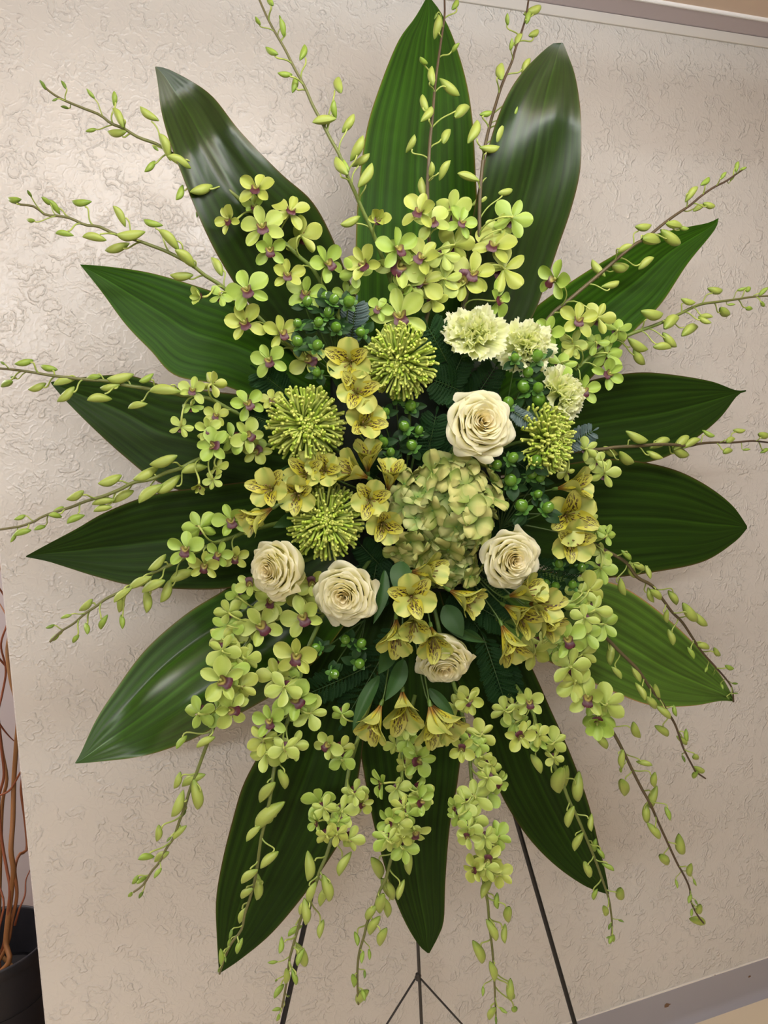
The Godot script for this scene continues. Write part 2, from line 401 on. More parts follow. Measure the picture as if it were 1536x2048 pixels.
	orchid("hanging orchid stem slanting across the pale ribbed leaf, tip over bare wall below it", [0.37,0.41,0.39], [1080,1180,1134,1214,1164,1234,1191,1257,1211,1274,1237,1301,1271,1334,1284,1351,1301,1377,1321,1401,1337,1427,1351,1451,1367,1497,1386,1534,1391,1543,1411,1557],
		[1365,1511,1370,1525,1388,1507,1396,1518,1367,1464,1376,1483,1326,1451,1335,1473,1364,1474,1373,1490,1345,1414,1353,1433,1328,1414,1340,1438,1301,1394,1311,1418,1303,1374,1320,1398,1285,1371,1290,1401,1271,1337,1281,1365,1231,1334,1243,1358,1218,1297,1221,1331,1394,1543,1409,1541,1389,1543,1387,1557],
		[1207,1248,33,130,0.2,-0.2,1,1176,1182,38,60,0.2,0.1,1,1173,1266,35,140,0.1,-0.1,1,1160,1214,30,-30,0,0,1,1082,1287,30,150,-0.2,-0.1,1,1163,1185,31,-20,0,0.1,1])
	orchid("thin dark-tipped orchid stem hanging along the upper margin of the pale ribbed leaf", [0.36,0.38,0.36], [1120,1050,1211,1101,1251,1124,1274,1154,1304,1171,1324,1197,1344,1224,1364,1244,1384,1274,1404,1304,1431,1334,1451,1357,1464,1377,1467,1404],
		[1454,1394,1459,1399,1465,1367,1476,1367,1451,1336,1468,1337,1426,1304,1441,1311,1401,1284,1418,1298,1382,1297,1388,1318,1344,1262,1346,1291,1390,1237,1415,1251,1371,1224,1395,1241,1327,1224,1335,1246,1346,1184,1353,1210,1311,1177,1321,1200,1291,1184,1308,1205,1234,1164,1251,1191,1255,1131,1271,1156,1295,1134,1301,1158,1278,1127,1288,1141,1254,1104,1261,1121,1414,1334,1410,1345,1429,1342,1426,1351,1442,1367,1446,1379,1467,1387,1477,1386],
		[1201,1137,32,150,0.1,-0.1,1,1213,1070,23,20,0.2,0,1,1178,1041,20,60,0.2,0,1])
	orchid("thin level orchid stem with freckled olive buds between the oval leaf and the streaked leaf", [0.34,0.35,0.33], [1120,905,1197,899,1237,894,1277,892,1311,889,1344,889,1377,892,1401,887,1434,885,1467,885,1504,882,1536,885,1551,887],
		[1521,875,1537,869,1527,899,1537,899,1470,865,1491,860,1451,880,1470,877,1486,899,1501,899,1446,900,1465,901,1408,870,1430,872,1371,882,1401,879,1354,885,1378,873,1310,882,1340,880,1258,880,1296,881,1346,907,1378,910,1296,910,1326,916,1235,919,1268,925,1208,903,1236,909],
		[1172,898,24,60,0.3,0.1,1,1209,947,30,20,0.2,-0.1,1,1133,945,19,-60,-0.1,0,1,1192,922,21,-20,0.1,0.1,1])
	orchid("orchid stem rising gently out of the frame just above the hook-tipped oval leaf", [0.34,0.36,0.34], [1150,740,1216,685,1255,671,1264,667,1314,649,1357,629,1397,610,1434,604,1471,599,1504,594,1536,592,1551,591],
		[1517,587,1537,575,1522,605,1529,613,1475,582,1493,575,1491,579,1501,576,1423,587,1445,580,1455,609,1471,609,1491,615,1505,618,1438,625,1460,628,1401,629,1426,634,1398,640,1423,646,1365,607,1391,605,1326,642,1358,635,1365,655,1396,654,1291,640,1326,627,1328,675,1353,694,1311,687,1343,696,1258,694,1296,699,1266,709,1290,729],
		[1235,660,27,70,0.2,0.1,1,1214,708,36,10,0.2,0,1,1216,748,32,60,0.1,0,0,1165,781,34,10,0.1,0,0,1122,728,32,80,0.2,-0.1,1,1192,685,27,-40,0,0.1,1,1149,693,27,160,-0.1,-0.1,1])
	orchid("orchid stem slanting up over the bright leaf blade, yellow flowers beside the carnations", [0.35,0.37,0.35], [1050,710,1099,634,1132,605,1191,555,1264,493,1291,477,1324,450,1351,430,1381,410,1401,393,1427,375,1451,363,1474,347,1492,335],
		[1481,340,1493,334,1470,337,1477,323,1461,362,1470,347,1441,357,1453,344,1410,373,1418,354,1374,388,1396,374,1386,418,1410,410,1411,413,1430,412,1335,443,1365,454,1358,460,1378,457,1284,471,1321,484,1331,477,1361,487,1275,463,1303,450,1237,497,1265,490,1278,529,1308,515,1225,542,1258,532,1197,552,1184,519,1218,579,1238,562],
		[1111,562,40,30,-0.7,0.1,0,1155,642,38,10,0.05,0.1,0,1097,665,32,25,-0.4,0,0,1196,636,34,30,0.4,0.2,1,1145,685,28,160,0.1,-0.1,1])
	orchid("dark upright orchid stem in front of the folded-tip leaf beside the tall straight leaf", [0.34,0.37,0.34], [920,650,949,520,958,475,959,417,962,360,969,300,979,253,992,207,1005,167,1024,123,1031,97,1042,67,1052,33,1057,0,1061,-13],
		[1065,30,1081,11,1066,77,1076,59,1042,140,1061,117,1028,87,1045,65,1051,40,1061,23,1026,203,1051,205,1026,233,1035,213,1014,50,1015,26,1022,100,1024,76,994,157,1004,126,966,233,984,223,954,280,954,240,986,277,1009,243,1013,240,1025,217,971,307,999,293,1009,330,1025,308,946,353,915,347,961,412,976,383,1003,393,1025,377],
		[987,495,44,20,-0.1,0.2,0,1024,436,39,30,0.3,0.2,1,1001,460,30,10,0,0.2,1,944,549,44,15,0.1,0,0,926,561,44,-170,0,0,0,1007,538,47,60,0.3,-0.1,1,995,601,36,60,0.6,0,0])
	orchid("purplish upright orchid stem down the front of the tall straight top leaf", [0.34,0.38,0.34], [850,650,866,572,858,520,858,469,855,383,857,333,860,283,865,233,870,173,875,133,882,83,889,33,889,0,889,-13],
		[875,27,868,39,878,67,877,29,913,18,914,-2,903,103,919,86,849,130,840,114,859,167,864,132,889,173,919,191,846,217,845,189,858,240,863,213,909,223,939,214,881,280,901,259,824,300,829,269,866,353,863,323,876,347,901,321,841,393,843,354],
		[840,426,39,20,-0.1,0.2,0,861,446,39,-20,0.1,0.2,0,903,422,42,10,0.2,0.3,1,921,446,33,30,0.3,0.1,0,909,490,39,20,0.2,0.3,1,886,509,33,160,0,-0.1,1,843,518,42,40,0,0.1,0,846,566,44,60,0.1,0.1,0,889,558,36,80,0.2,0,1,820,549,34,-40,-0.2,0.1,1,866,599,32,90,0.1,-0.1,1])
	orchid("olive upright orchid stem crossing bare wall between the wrinkled leaf and the tall top leaf", [0.34,0.39,0.36], [810,650,786,578,775,543,757,495,742,457,725,420,709,383,695,353,679,310,662,280,645,247,625,210,609,173,589,137,569,97,549,63,532,30,519,0,515,-13],
		[542,13,536,-8,519,50,511,33,571,67,560,36,551,113,531,94,562,43,559,30,611,117,609,89,581,153,555,146,594,178,590,153,669,183,678,154,663,230,669,200,659,234,625,245,693,260,708,228,713,313,726,271,716,333,739,307,731,372,744,326,681,350,672,313,713,447,681,449,692,343,685,317],
		[755,440,30,20,0.1,-0.1,2,792,500,43,-10,0.4,0.1,0,729,529,39,-20,-0.4,0,0,798,532,50,40,0.1,-0.35,0,800,635,56,-5,0,0.1,0,757,619,27,20,-0.1,0,0,800,589,27,10,0,0.1,0,712,543,32,-40,-0.3,0.1,1,820,572,37,60,0.2,0.1,1])
	centre_flowers()


func pendant(p: Vector3, label: String, up: float, side: float, col: Color) -> void:      # a linear lamp: an open top and two sloped diffusers
	var t := thing("pendant_lamp", label, "lamp", p, "")
	var b := Mb.new()
	b.box(Vector3(-0.72, -0.010, -0.085), Vector3(0.72, 0.018, 0.085), 0.004)
	part("housing", b.done(true), M.white_metal, t)
	b = Mb.new()
	b.box(Vector3(-0.70, 0.0185, -0.06), Vector3(0.70, 0.024, 0.06), 0.001)
	part("diffuser", b.done(true), M.lamp_glow, t)
	for sg: float in [-1.0, 1.0]:
		var tilt := Basis(Vector3.RIGHT, -PI / 2 - sg * PI / 4)      # its -z looks down and to the side
		b = Mb.new()
		b.box(Vector3(-0.70, -0.052, -0.004), Vector3(0.70, 0.052, 0.004), 0.001)
		part("diffuser", b.done(true), M.lamp_glow, t, Transform3D(tilt, Vector3(0, -0.048, sg * 0.040)))
		var l := lamp_face("sloped_light", Vector2(1.38, 0.10), side, col)
		l.transform = Transform3D(tilt, Vector3(0, -0.048, sg * 0.040) - tilt.z * 0.012)
		t.add_child(l, true)
	var u := lamp_face("upward_light", Vector2(1.38, 0.11), up, col)
	u.transform = Transform3D(Basis(Vector3.RIGHT, PI / 2), Vector3(0, 0.034, 0))
	t.add_child(u)
	for x in [-0.6, 0.6]:
		b = Mb.new()
		b.tube(PackedVector3Array([Vector3(x, 0.018, 0), Vector3(x, 0.20, 0)]), [0.002, 0.002], 6)
		part("cord", b.done(), M.white_metal, t)


func lamp_face(called: String, size: Vector2, energy: float, col: Color) -> AreaLight3D:
	var l := AreaLight3D.new()
	l.name = called
	l.area_size = size
	l.light_energy = energy
	l.light_color = col
	l.shadow_enabled = true
	l.set("area_range", 12.0)
	l.set("area_attenuation", 2.0)
	return l


func materials() -> void:
	mat("wall_paint", Color8(211, 207, 200), 0.25, {"heightmap_enabled": true, "heightmap_scale": 0.19, "heightmap_texture": stucco(), "uv1_triplanar": true, "uv1_world_triplanar": true, "uv1_scale": Vector3.ONE / 2.2, "uv1_offset": Vector3(0.32, 0.05, 0.1)})
	mat("trim_paint", Color8(213, 208, 199), 0.5)
	mat("caulk", Color8(228, 222, 212), 0.5)
	mat("grey_wall", Color8(188, 178, 176), 0.7)
	mat("room_wall", Color8(196, 190, 184), 0.8)
	mat("ceiling_tile", Color8(222, 200, 180), 0.9)
	mat("cove_rubber", Color8(160, 158, 164), 0.42)
	mat("chip_brown", Color8(122, 92, 66), 0.8)
	mat("floor_tile", Color8(228, 212, 184), 0.4)
	mat("floor_joint", Color8(120, 98, 76), 0.7)
	mat("grey_metal", Color8(196, 184, 188), 0.35, {"metallic": 0.2})
	mat("white_metal", Color8(248, 247, 246), 0.35)
	mat("lamp_glow", Color8(250, 248, 244), 0.6, {"emission_enabled": true, "emission": Color(1.0, 0.95, 0.88), "emission_energy_multiplier": 2.0})
	mat("black_wire", Color8(20, 20, 21), 0.38, {"metallic": 0.2})
	mat("grey_wire", Color8(62, 60, 58), 0.4, {"metallic": 0.4})
	mat("pot_black", Color8(30, 29, 33), 0.5)
	mat("pot_soil", Color8(24, 20, 18), 0.95)
	mat("willow_bark", Color8(168, 138, 108), 0.6, {"vertex_color_use_as_albedo": true})
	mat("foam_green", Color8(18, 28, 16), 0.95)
	var tints := [Color(0.72, 0.74, 0.7), Color(0.9, 1.02, 0.66), Color(1.4, 1.32, 1.5)]
	for k in 3:
		for gloss in 2:
			mat("leaf_%d_%d" % [k, gloss], tints[k], 0.36 if gloss else 0.52, {"albedo_texture": leaf_picture(), "backlight_enabled": true, "backlight": Color(0.2, 0.3, 0.03) if k == 1 else Color(0.05, 0.08, 0.015), "metallic_specular": 0.5 if gloss else 0.26})
	mat("stem_green", Color.WHITE, 0.5, {"vertex_color_use_as_albedo": true})
	var glow := Color(0.40, 0.48, 0.2)
	petal_mat("orchid_petal", Color8(255, 255, 255), glow, 0.5)
	petal_mat("orchid_petal_1", Color(1.0, 0.97, 0.92), glow, 0.5)
	petal_mat("orchid_petal_2", Color(0.9, 0.96, 0.86), glow, 0.5)
	petal_mat("orchid_lip", Color.WHITE, Color(0.1, 0.05, 0.05), 0.45)
	mat("column_green", Color8(168, 170, 92), 0.5)
	mat("bud_0", Color.WHITE, 0.5, {"vertex_color_use_as_albedo": true})
	mat("bud_1", Color(0.88, 0.95, 0.8), 0.5, {"vertex_color_use_as_albedo": true})
	mat("bud_2", Color(0.68, 0.78, 0.62), 0.5, {"vertex_color_use_as_albedo": true})
	petal_mat("rose_petal", Color.WHITE, Color(1.0, 0.98, 0.82), 0.6)
	petal_mat("carnation_petal", Color.WHITE, Color(0.95, 0.98, 0.75), 0.65)
	mat("mum_petal", Color.WHITE, 0.5, {"vertex_color_use_as_albedo": true})
	mat("mum_petal_1", Color(0.93, 1.0, 0.78), 0.5, {"vertex_color_use_as_albedo": true})
	petal_mat("hydrangea_petal", Color.WHITE, Color(0.3, 0.36, 0.16), 0.65)
	petal_mat("hydrangea_petal_1", Color(1.0, 0.97, 0.9), Color(0.3, 0.36, 0.16), 0.65)
	mat("tepal_plain", Color.WHITE, 0.5, {"albedo_texture": tepal_picture(false), "backlight_enabled": true, "backlight": Color(0.4, 0.4, 0.12)})
	mat("tepal_fleck", Color.WHITE, 0.5, {"albedo_texture": tepal_picture(true), "backlight_enabled": true, "backlight": Color(0.4, 0.4, 0.08)})
	mat("berry_green", Color8(88, 130, 38), 0.22, {"clearcoat_enabled": true, "clearcoat": 0.5, "clearcoat_roughness": 0.15})
	mat("calyx_green", Color8(78, 122, 48), 0.5)
	mat("small_leaf", Color8(34, 62, 28), 0.5, {"metallic_specular": 0.3, "backlight_enabled": true, "backlight": Color(0.04, 0.07, 0.02)})
	mat("lance_leaf", Color8(46, 76, 34), 0.5, {"metallic_specular": 0.35, "backlight_enabled": true, "backlight": Color(0.05, 0.08, 0.03)})
	mat("fern_green", Color8(24, 54, 20), 0.6, {"metallic_specular": 0.25})
	mat("fern_grey", Color8(70, 92, 88), 0.45)


func stucco() -> ImageTexture:
	var n := 2048
	var a := FastNoiseLite.new()
	a.seed = 3
	a.noise_type = FastNoiseLite.TYPE_SIMPLEX_SMOOTH
	a.frequency = 0.028
	a.fractal_octaves = 2
	a.fractal_gain = 0.35
	a.domain_warp_enabled = true
	a.domain_warp_amplitude = 14.0
	a.domain_warp_frequency = 0.02
	var b := FastNoiseLite.new()
	b.seed = 11
	b.noise_type = FastNoiseLite.TYPE_SIMPLEX_SMOOTH
	b.frequency = 0.09
	b.fractal_octaves = 2
	var c := FastNoiseLite.new()
	c.seed = 19
	c.noise_type = FastNoiseLite.TYPE_SIMPLEX_SMOOTH
	c.frequency = 0.06
	c.fractal_octaves = 2
	var ia := a.get_image(n, n, false, false, false).get_data()
	var ib := b.get_image(n, n, false, false, false).get_data()
	var ic := c.get_image(n / 4, n / 4, false, false, false)
	ic.resize(n, n, Image.INTERPOLATE_CUBIC)
	var dc := ic.get_data()
	var out := PackedFloat32Array()
	out.resize(n * n)
	var lip := PackedFloat32Array()
	var low := PackedFloat32Array()
	lip.resize(256)
	low.resize(256)
	for k in 256:                                   # a plateau with a raised lip along its edge, twice
		var h := smoothstep(140.0, 150.0, float(k)) * 0.25 + 0.7 * exp(-pow((k - 151.0) / 8.0, 2.0))
		h += 0.55 * exp(-pow((k - 98.0) / 7.0, 2.0))
		lip[k] = h
		low[k] = smoothstep(150.0, 170.0, float(k))
	var patch := PackedFloat32Array()
	patch.resize(256)
	for k in 256:
		patch[k] = 0.25 + 0.75 * smoothstep(95.0, 150.0, float(k))
	for k in n * n:
		var m := patch[dc[k]]
		out[k] = lip[ia[k]] * m + low[ib[k]] * 0.3 * m
	var im := Image.create_from_data(n, n, false, Image.FORMAT_RF, out.to_byte_array())
	return ImageTexture.create_from_image(im)


var leaf_tex: ImageTexture
func leaf_picture() -> ImageTexture:                           # u across, v from tip to base: fine parallel veins, a reddish margin
	if leaf_tex:
		return leaf_tex
	var w := 256
	var h := 256
	var r := RandomNumberGenerator.new()
	r.seed = 5
	var streak := PackedFloat32Array()
	for x in w:
		streak.append(r.randf_range(-1, 1))
	var noise := FastNoiseLite.new()
	noise.seed = 2
	noise.frequency = 0.03
	var im := Image.create(w, h, false, Image.FORMAT_RGB8)
	for y in h:
		for x in w:
			var u := (x + 0.5) / w
			var e := minf(u, 1.0 - u)
			var s := 1.0 + 0.07 * streak[x] + 0.07 * sin(u * 75.0) + 0.22 * noise.get_noise_2d(x * 2.2, y * 0.25)
			s += 0.25 * exp(-pow((u - 0.5) / 0.012, 2.0))
			var col := Color8(46, 72, 16)
			col = Color(col.r * s, col.g * s, col.b * s)
			if e < 0.05:
				col = col.lerp(Color8(96, 120, 40), 0.5 * (1.0 - e / 0.05))
			if e < 0.012:
				col = col.lerp(Color8(112, 84, 50), 0.8)
			im.set_pixel(x, y, col)
	leaf_tex = ImageTexture.create_from_image(im)
	return leaf_tex


func tepal_picture(flecked: bool) -> ImageTexture:
	var w := 128
	var h := 192
	var im := Image.create(w, h, false, Image.FORMAT_RGB8)
	var r := RandomNumberGenerator.new()
	r.seed = 21
	for y in h:
		var v := (y + 0.5) / h                       # 0 base, 1 tip
		for x in w:
			var u := absf((x + 0.5) / w * 2.0 - 1.0)
			var col := Color8(182, 186, 94)
			if flecked:
				col = Color8(184, 178, 54).lerp(Color8(176, 178, 84), smoothstep(0.6, 1.0, v))
			else:
				col = col.lerp(Color8(120, 146, 56), 0.6 * (1.0 - smoothstep(0.0, 0.55, u)) * smoothstep(0.4, 0.95, v))
			col = col.lerp(Color8(112, 34, 20), 0.9 * (1.0 - smoothstep(0.05, 0.34, v)) * (0.6 + 0.4 * sin(x * 0.9)))
			im.set_pixel(x, y, col)
	if flecked:
		for k in 60:
			var v0 := r.randf_range(0.28, 0.86)
			var u0 := r.randf_range(-0.8, 0.8)
			var ln := r.randf_range(0.04, 0.11)
			for s in 24:
				var v1 := v0 + ln * s / 24.0
				var px := int((u0 * (0.72 + 0.28 * v1) * 0.5 + 0.5) * w)
				for dx in (5 if s > 4 and s < 20 else 3):
					var py := int(v1 * h)
					if px + dx > 0 and px + dx < w and py < h:
						im.set_pixel(px + dx, py, Color8(52, 30, 18))
	im.flip_y() if false else null
	return ImageTexture.create_from_image(im)


# ------------------------------------------------------------------ the room

func struct(called: String, b: Mb, m: Material, label := "", flat := true) -> MeshInstance3D:
	return solo(called, b.done(flat), m, Vector3.ZERO, label, "", "", "structure")


func room() -> void:
	var top := 2.4415
	var b := Mb.new()
	b.box(Vector3(-0.213, 0.0, -0.115), Vector3(4.0, 2.432, 0.0), 0.0025)
	struct("wall_front", b, M.wall_paint, "beige partition wall with a trowelled stucco texture")
	b = Mb.new()
	b.box(Vector3(-3.0, 0.0, -1.3), Vector3(4.0, top, -1.15))
	struct("wall_back", b, M.grey_wall, "greyish wall past the end of the stucco wall")
	b = Mb.new()
	b.box(Vector3(-3.15, 0.0, -1.3), Vector3(-3.0, top, 4.0))
	struct("wall_left", b, M.room_wall, "plain wall on the side of the willow pot")
	b = Mb.new()
	b.box(Vector3(4.0, 0.0, -1.3), Vector3(4.15, top, 4.0))
	struct("wall_right", b, M.room_wall, "plain wall closing the far end")
	b = Mb.new()
	b.box(Vector3(-3.15, 0.0, 4.0), Vector3(4.15, top, 4.15))
	struct("wall_rear", b, M.room_wall, "plain wall facing the stucco wall")
	b = Mb.new()
	b.box(Vector3(-3.15, -0.1, -1.3), Vector3(4.15, -0.004, 4.15))
	struct("floor", b, M.floor_joint, "pale tan tiled floor")
	var fl: Node3D = get_node("floor")
	var tile := Mb.new()
	tile.box(Vector3(0.0015, -0.006, 0.0015), Vector3(0.3035, 0.0, 0.3035), 0.0012)
	var tm := tile.done(true)
	for ix in range(-3, 13):
		for iz in range(0, 8):
			part("tile", tm, M.floor_tile, fl, Transform3D(Basis(), Vector3(ix * 0.305 + 0.02, 0, iz * 0.305 + 0.012)))
	b = Mb.new()
	b.box(Vector3(-3.15, top, -1.3), Vector3(4.15, top + 0.1, 4.15))
	struct("ceiling", b, M.ceiling_tile, "tan panelled ceiling")
	var ce: Node3D = get_node("ceiling")
	var panel := Mb.new()
	panel.box(Vector3(0.003, -0.006, 0.003), Vector3(1.217, 0.01, 0.607), 0.002)
	var pm := panel.done(true)
	for ix in range(-2, 3):
		for iz in range(0, 6):
			part("ceiling_panel", pm, M.ceiling_tile, ce, Transform3D(Basis(), Vector3(ix * 1.22 + 0.35, top, iz * 0.61 + 0.06)))
	# the flat strip under the ceiling edge, standing a hair off the stucco so that its lower seam shows as a line
	b = Mb.new()
	b.box(Vector3(-0.213, 2.4095, 0.0), Vector3(4.0, 2.4305, 0.006), 0.001)
	struct("trim_1", b, M.trim_paint, "flat painted strip along the top of the stucco wall")
	# metal ceiling edge: a soffit and its bright lip
	b = Mb.new()
	b.box(Vector3(-0.213, 2.431, -0.02), Vector3(4.0, 2.437, 0.062), 0.001)
	struct("trim_2", b, M.grey_metal, "grey metal soffit between wall and ceiling")
	b = Mb.new()
	b.box(Vector3(-0.213, 2.4295, 0.062), Vector3(4.0, 2.4385, 0.070), 0.002)
	struct("trim_3", b, M.white_metal, "bright white lip of the ceiling edge")
	# cove base: a swept profile with a toe
	var prof := [Vector2(0.0006, 0.104), Vector2(0.0034, 0.1035), Vector2(0.0042, 0.100), Vector2(0.0042, 0.024), Vector2(0.0055, 0.014), Vector2(0.010, 0.006), Vector2(0.016, 0.0025), Vector2(0.018, 0.0)]
	b = Mb.new()
	var rows := []
	for q in prof:
		rows.append([Vector3(4.0, q.y, q.x), Vector3(-0.2135, q.y, q.x)])
	b.grid(rows, [])
	var base := struct("baseboard_front", b, M.cove_rubber, "grey rubber cove base with chipped spots", false)
	b = Mb.new()
	var r2 := RandomNumberGenerator.new()
	r2.seed = 4
	var cx := -0.213
	while cx < 3.9:
		var ln := r2.randf_range(0.05, 0.22)
		var hh := r2.randf_range(0.0015, 0.0035)
		b.box(Vector3(cx, 0.1025, 0.0), Vector3(minf(cx + ln, 3.99), 0.1035 + hh, 0.0036), 0.0006)
		cx += ln
	part("caulk_line", b.done(true), M.caulk, base)
	for q in [[1335, 2010, 0.010], [1499, 1953, 0.005], [1430, 1950, 0.002]]:
		b = Mb.new()
		var ring := []
		for k in 10:
			var a := TAU * k / 10
			var rr: float = q[2] * r2.randf_range(0.6, 1.2)
			ring.append(Vector3(cos(a) * rr, sin(a) * rr * 0.6, 0.0))
		var mid := b.vert(Vector3(0, 0, 0.0004))
		var ids := []
		for p in ring:
			ids.append(b.vert(p))
		for k in 10:
			b.i.append_array([mid, ids[(k + 1) % 10], ids[k]])
		part("chipped_spot", b.done(), M.chip_brown, base, Transform3D(Basis(), at(q[0], q[1], 0.0046)))


# ------------------------------------------------------------------ easel, pot

func easel() -> void:
	var apex := at(821, 905, 0.17)
	var t := thing("wire_easel", "thin black wire floor easel behind the flowers, two front legs and a braced rear leg", "easel", Vector3(apex.x, 0, 0.2))
	var o := t.position
	var feet := []
	for q in [[565, 2048, 0.30], [1150, 2048, 0.30]]:
		var p := at(q[0], q[1], q[2])
		var foot: Vector3 = apex + (p - apex) * ((apex.y - 0.004) / (apex.y - p.y))
		var b := Mb.new()
		b.tube(PackedVector3Array([apex - o, p - o, foot - o]), [0.0045, 0.0045, 0.0045], 10)
		part("leg", b.done(), M.black_wire, t)
		feet.append([apex, foot])
	var r0 := at(835, 1870, 0.13)
	var r1 := at(843, 2048, 0.115)
	var up: Vector3 = r0 + (r0 - r1) * 3.2
	var down: Vector3 = r0 + (r1 - r0) * ((r0.y - 0.004) / (r0.y - r1.y))
	var b2 := Mb.new()
	b2.tube(PackedVector3Array([up - o, r0 - o, down - o]), [0.0034, 0.0034, 0.0034], 10)
	part("rear_leg", b2.done(), M.grey_wire, t)
	var ring := at(836, 1953, 0.124)
	b2 = Mb.new()
	var loop := PackedVector3Array()
	for k in 13:
		var a := TAU * k / 12
		loop.append(ring - o + Vector3(cos(a) * 0.0058, sin(a) * 0.006, 0.002 * sin(a)))
	b2.tube(loop, [0.0018, 0.0018], 8)
	b2.tube(PackedVector3Array([ring - o + Vector3(0, 0.006, 0), ring - o + Vector3(0, -0.007, 0)]), [0.0052, 0.0052], 10)
	part("clamp_ring", b2.done(), M.grey_wire, t)
	for q in [[775, 2046, 0.16, 0], [922, 2046, 0.16, 1]]:
		var s := at(836 + (-6 if q[3] == 0 else 6), 1958, 0.126)
		var p := at(q[0], q[1], q[2])
		var e: Vector3 = s + (p - s) * 2.6
		b2 = Mb.new()
		b2.tube(PackedVector3Array([s - o, p - o, e - o]), [0.0021, 0.0021, 0.0021], 8)
		part("brace", b2.done(), M.grey_wire, t)
	for y in [0.75, 0.42]:                                   # cross bars behind the arrangement
		var k: float = 1.0 - y
		var a: Vector3 = feet[0][0].lerp(feet[0][1], k * 0.45)
		var c: Vector3 = feet[1][0].lerp(feet[1][1], k * 0.45)
		b2 = Mb.new()
		b2.tube(PackedVector3Array([a - o, c - o]), [0.003, 0.003], 8)
		part("crossbar", b2.done(), M.black_wire, t)


func ray_to(px: float, py: float, dist: float) -> Vector3:       # point on the ray at a horizontal distance
	var d := ray(px, py)
	return cam_pos + d * (dist / Vector2(d.x, d.z).length())


func willow_pot() -> void:
	var rim := ray_to(-20, 1880, 1.98)
	var h: float = rim.y
	var ctr := Vector3(rim.x, 0, rim.z)
	var rr := 0.135
	var t := thing("plant_pot", "black plastic pot half hidden behind the end of the stucco wall", "pot", ctr)
	var b := Mb.new()
	b.lathe([Vector2(0.001, 0.0), Vector2(rr * 0.78, 0.0), Vector2(rr * 0.8, 0.006), Vector2(rr * 0.96, h - 0.03), Vector2(rr, h - 0.028), Vector2(rr * 1.01, h - 0.004), Vector2(rr, h), Vector2(rr * 0.97, h), Vector2(rr * 0.955, h - 0.006), Vector2(rr * 0.9, h - 0.12)], 48)
	part("pot_shell", b.done(), M.pot_black, t)
	b = Mb.new()
	b.lathe([Vector2(rr * 0.93, h - 0.13), Vector2(rr * 0.6, h - 0.118), Vector2(0.001, h - 0.115)], 32)
	part("soil", b.done(), M.pot_soil, t)
	var g := "curly willow branches in the black pot"
	var w := 1.93
	var brown := lin(214, 172, 126)
	var red := lin(196, 132, 100)
	var tan := lin(204, 180, 130)
	var rows := [
		["thickest tan curly willow branch, rising past the wall end in long bends", [15, 1930, 12, 1880, 22, 1790, 27, 1740, 22, 1700, 26, 1640, 28, 1560, 32, 1500, 36, 1420, 22, 1360, 15, 1300, 24, 1240, 14, 1180, 2, 1130, -10, 1090], 0.0065, 0.004, brown, tan],
		["curly willow branch forking off close to the wall end with a hooked bend", [10, 1900, 24, 1840, 34, 1790, 30, 1740, 38, 1710, 54, 1697, 50, 1640, 42, 1580, 45, 1540, 20, 1580, -6, 1592], 0.005, 0.0022, brown, red],
		["dark reddish curly willow branch twisting along the picture edge", [2, 1910, 14, 1850, 20, 1780, 14, 1740, 4, 1680, -2, 1600, 8, 1550, 2, 1490, -4, 1430, 4, 1390, 12, 1340, 2, 1290, 14, 1250, 20, 1230, 10, 1195, -6, 1170], 0.004, 0.002, red, red],
		["thin curly willow twig curving beside the wall end above the pot rim", [30, 1850, 38, 1820, 50, 1790, 52, 1760, 62, 1737], 0.003, 0.0012, red, red],
		["slender curly willow twig crossing behind the thickest branch", [-4, 1880, 8, 1810, -2, 1770, -10, 1740], 0.0032, 0.002, red, red],
		["wiry curly willow twig looping across the gap beside the stucco corner", [-6, 1440, 8, 1460, 24, 1478, 40, 1490], 0.0024, 0.001, red, red],
		["upper curly willow twig bending back toward the stucco corner", [-8, 1310, 10, 1330, 24, 1345, 26, 1300, 15, 1240, 4, 1215, -6, 1200], 0.0026, 0.0014, red, brown],
		["straightest curly willow branch, pale brown, along the picture edge", [-4, 1900, -2, 1840, 4, 1620, 14, 1560, 4, 1500, -3, 1440], 0.005, 0.0035, tan, brown],
	]
	var k := 0
	for r in rows:
		var pts := PackedVector3Array()
		var n: int = r[1].size() / 2
		for j in n:
			pts.append(ray_to(r[1][j * 2], r[1][j * 2 + 1], w + 0.012 * k - 0.02 + 0.02 * sin(j * 1.3 + k)))
		var base := pts[0]
		# down into the soil
		if k in [0, 1, 2, 4, 7]:
			pts.insert(0, Vector3(ctr.x + 0.02 * (k - 3), h - 0.125, ctr.z + 0.015 * sin(k * 2.0)))
			base = pts[0]
		for j in pts.size():
			pts[j] -= base
		b = Mb.new()
		b.tube(smooth(pts, n * 6), [r[2], (r[2] + r[3]) * 0.52, r[3]], 8, r[4], r[5])
		solo("willow_branch", b.done(), M.willow_bark, base, r[0], "branch", g)
		k += 1


# ------------------------------------------------------------------ leaves

func poly(flat: Array, n: int) -> PackedVector3Array:
	var p := PackedVector3Array()
	for k in range(0, flat.size(), 2):
		p.append(Vector3(flat[k], flat[k + 1], 0))
	return smooth(p, n)


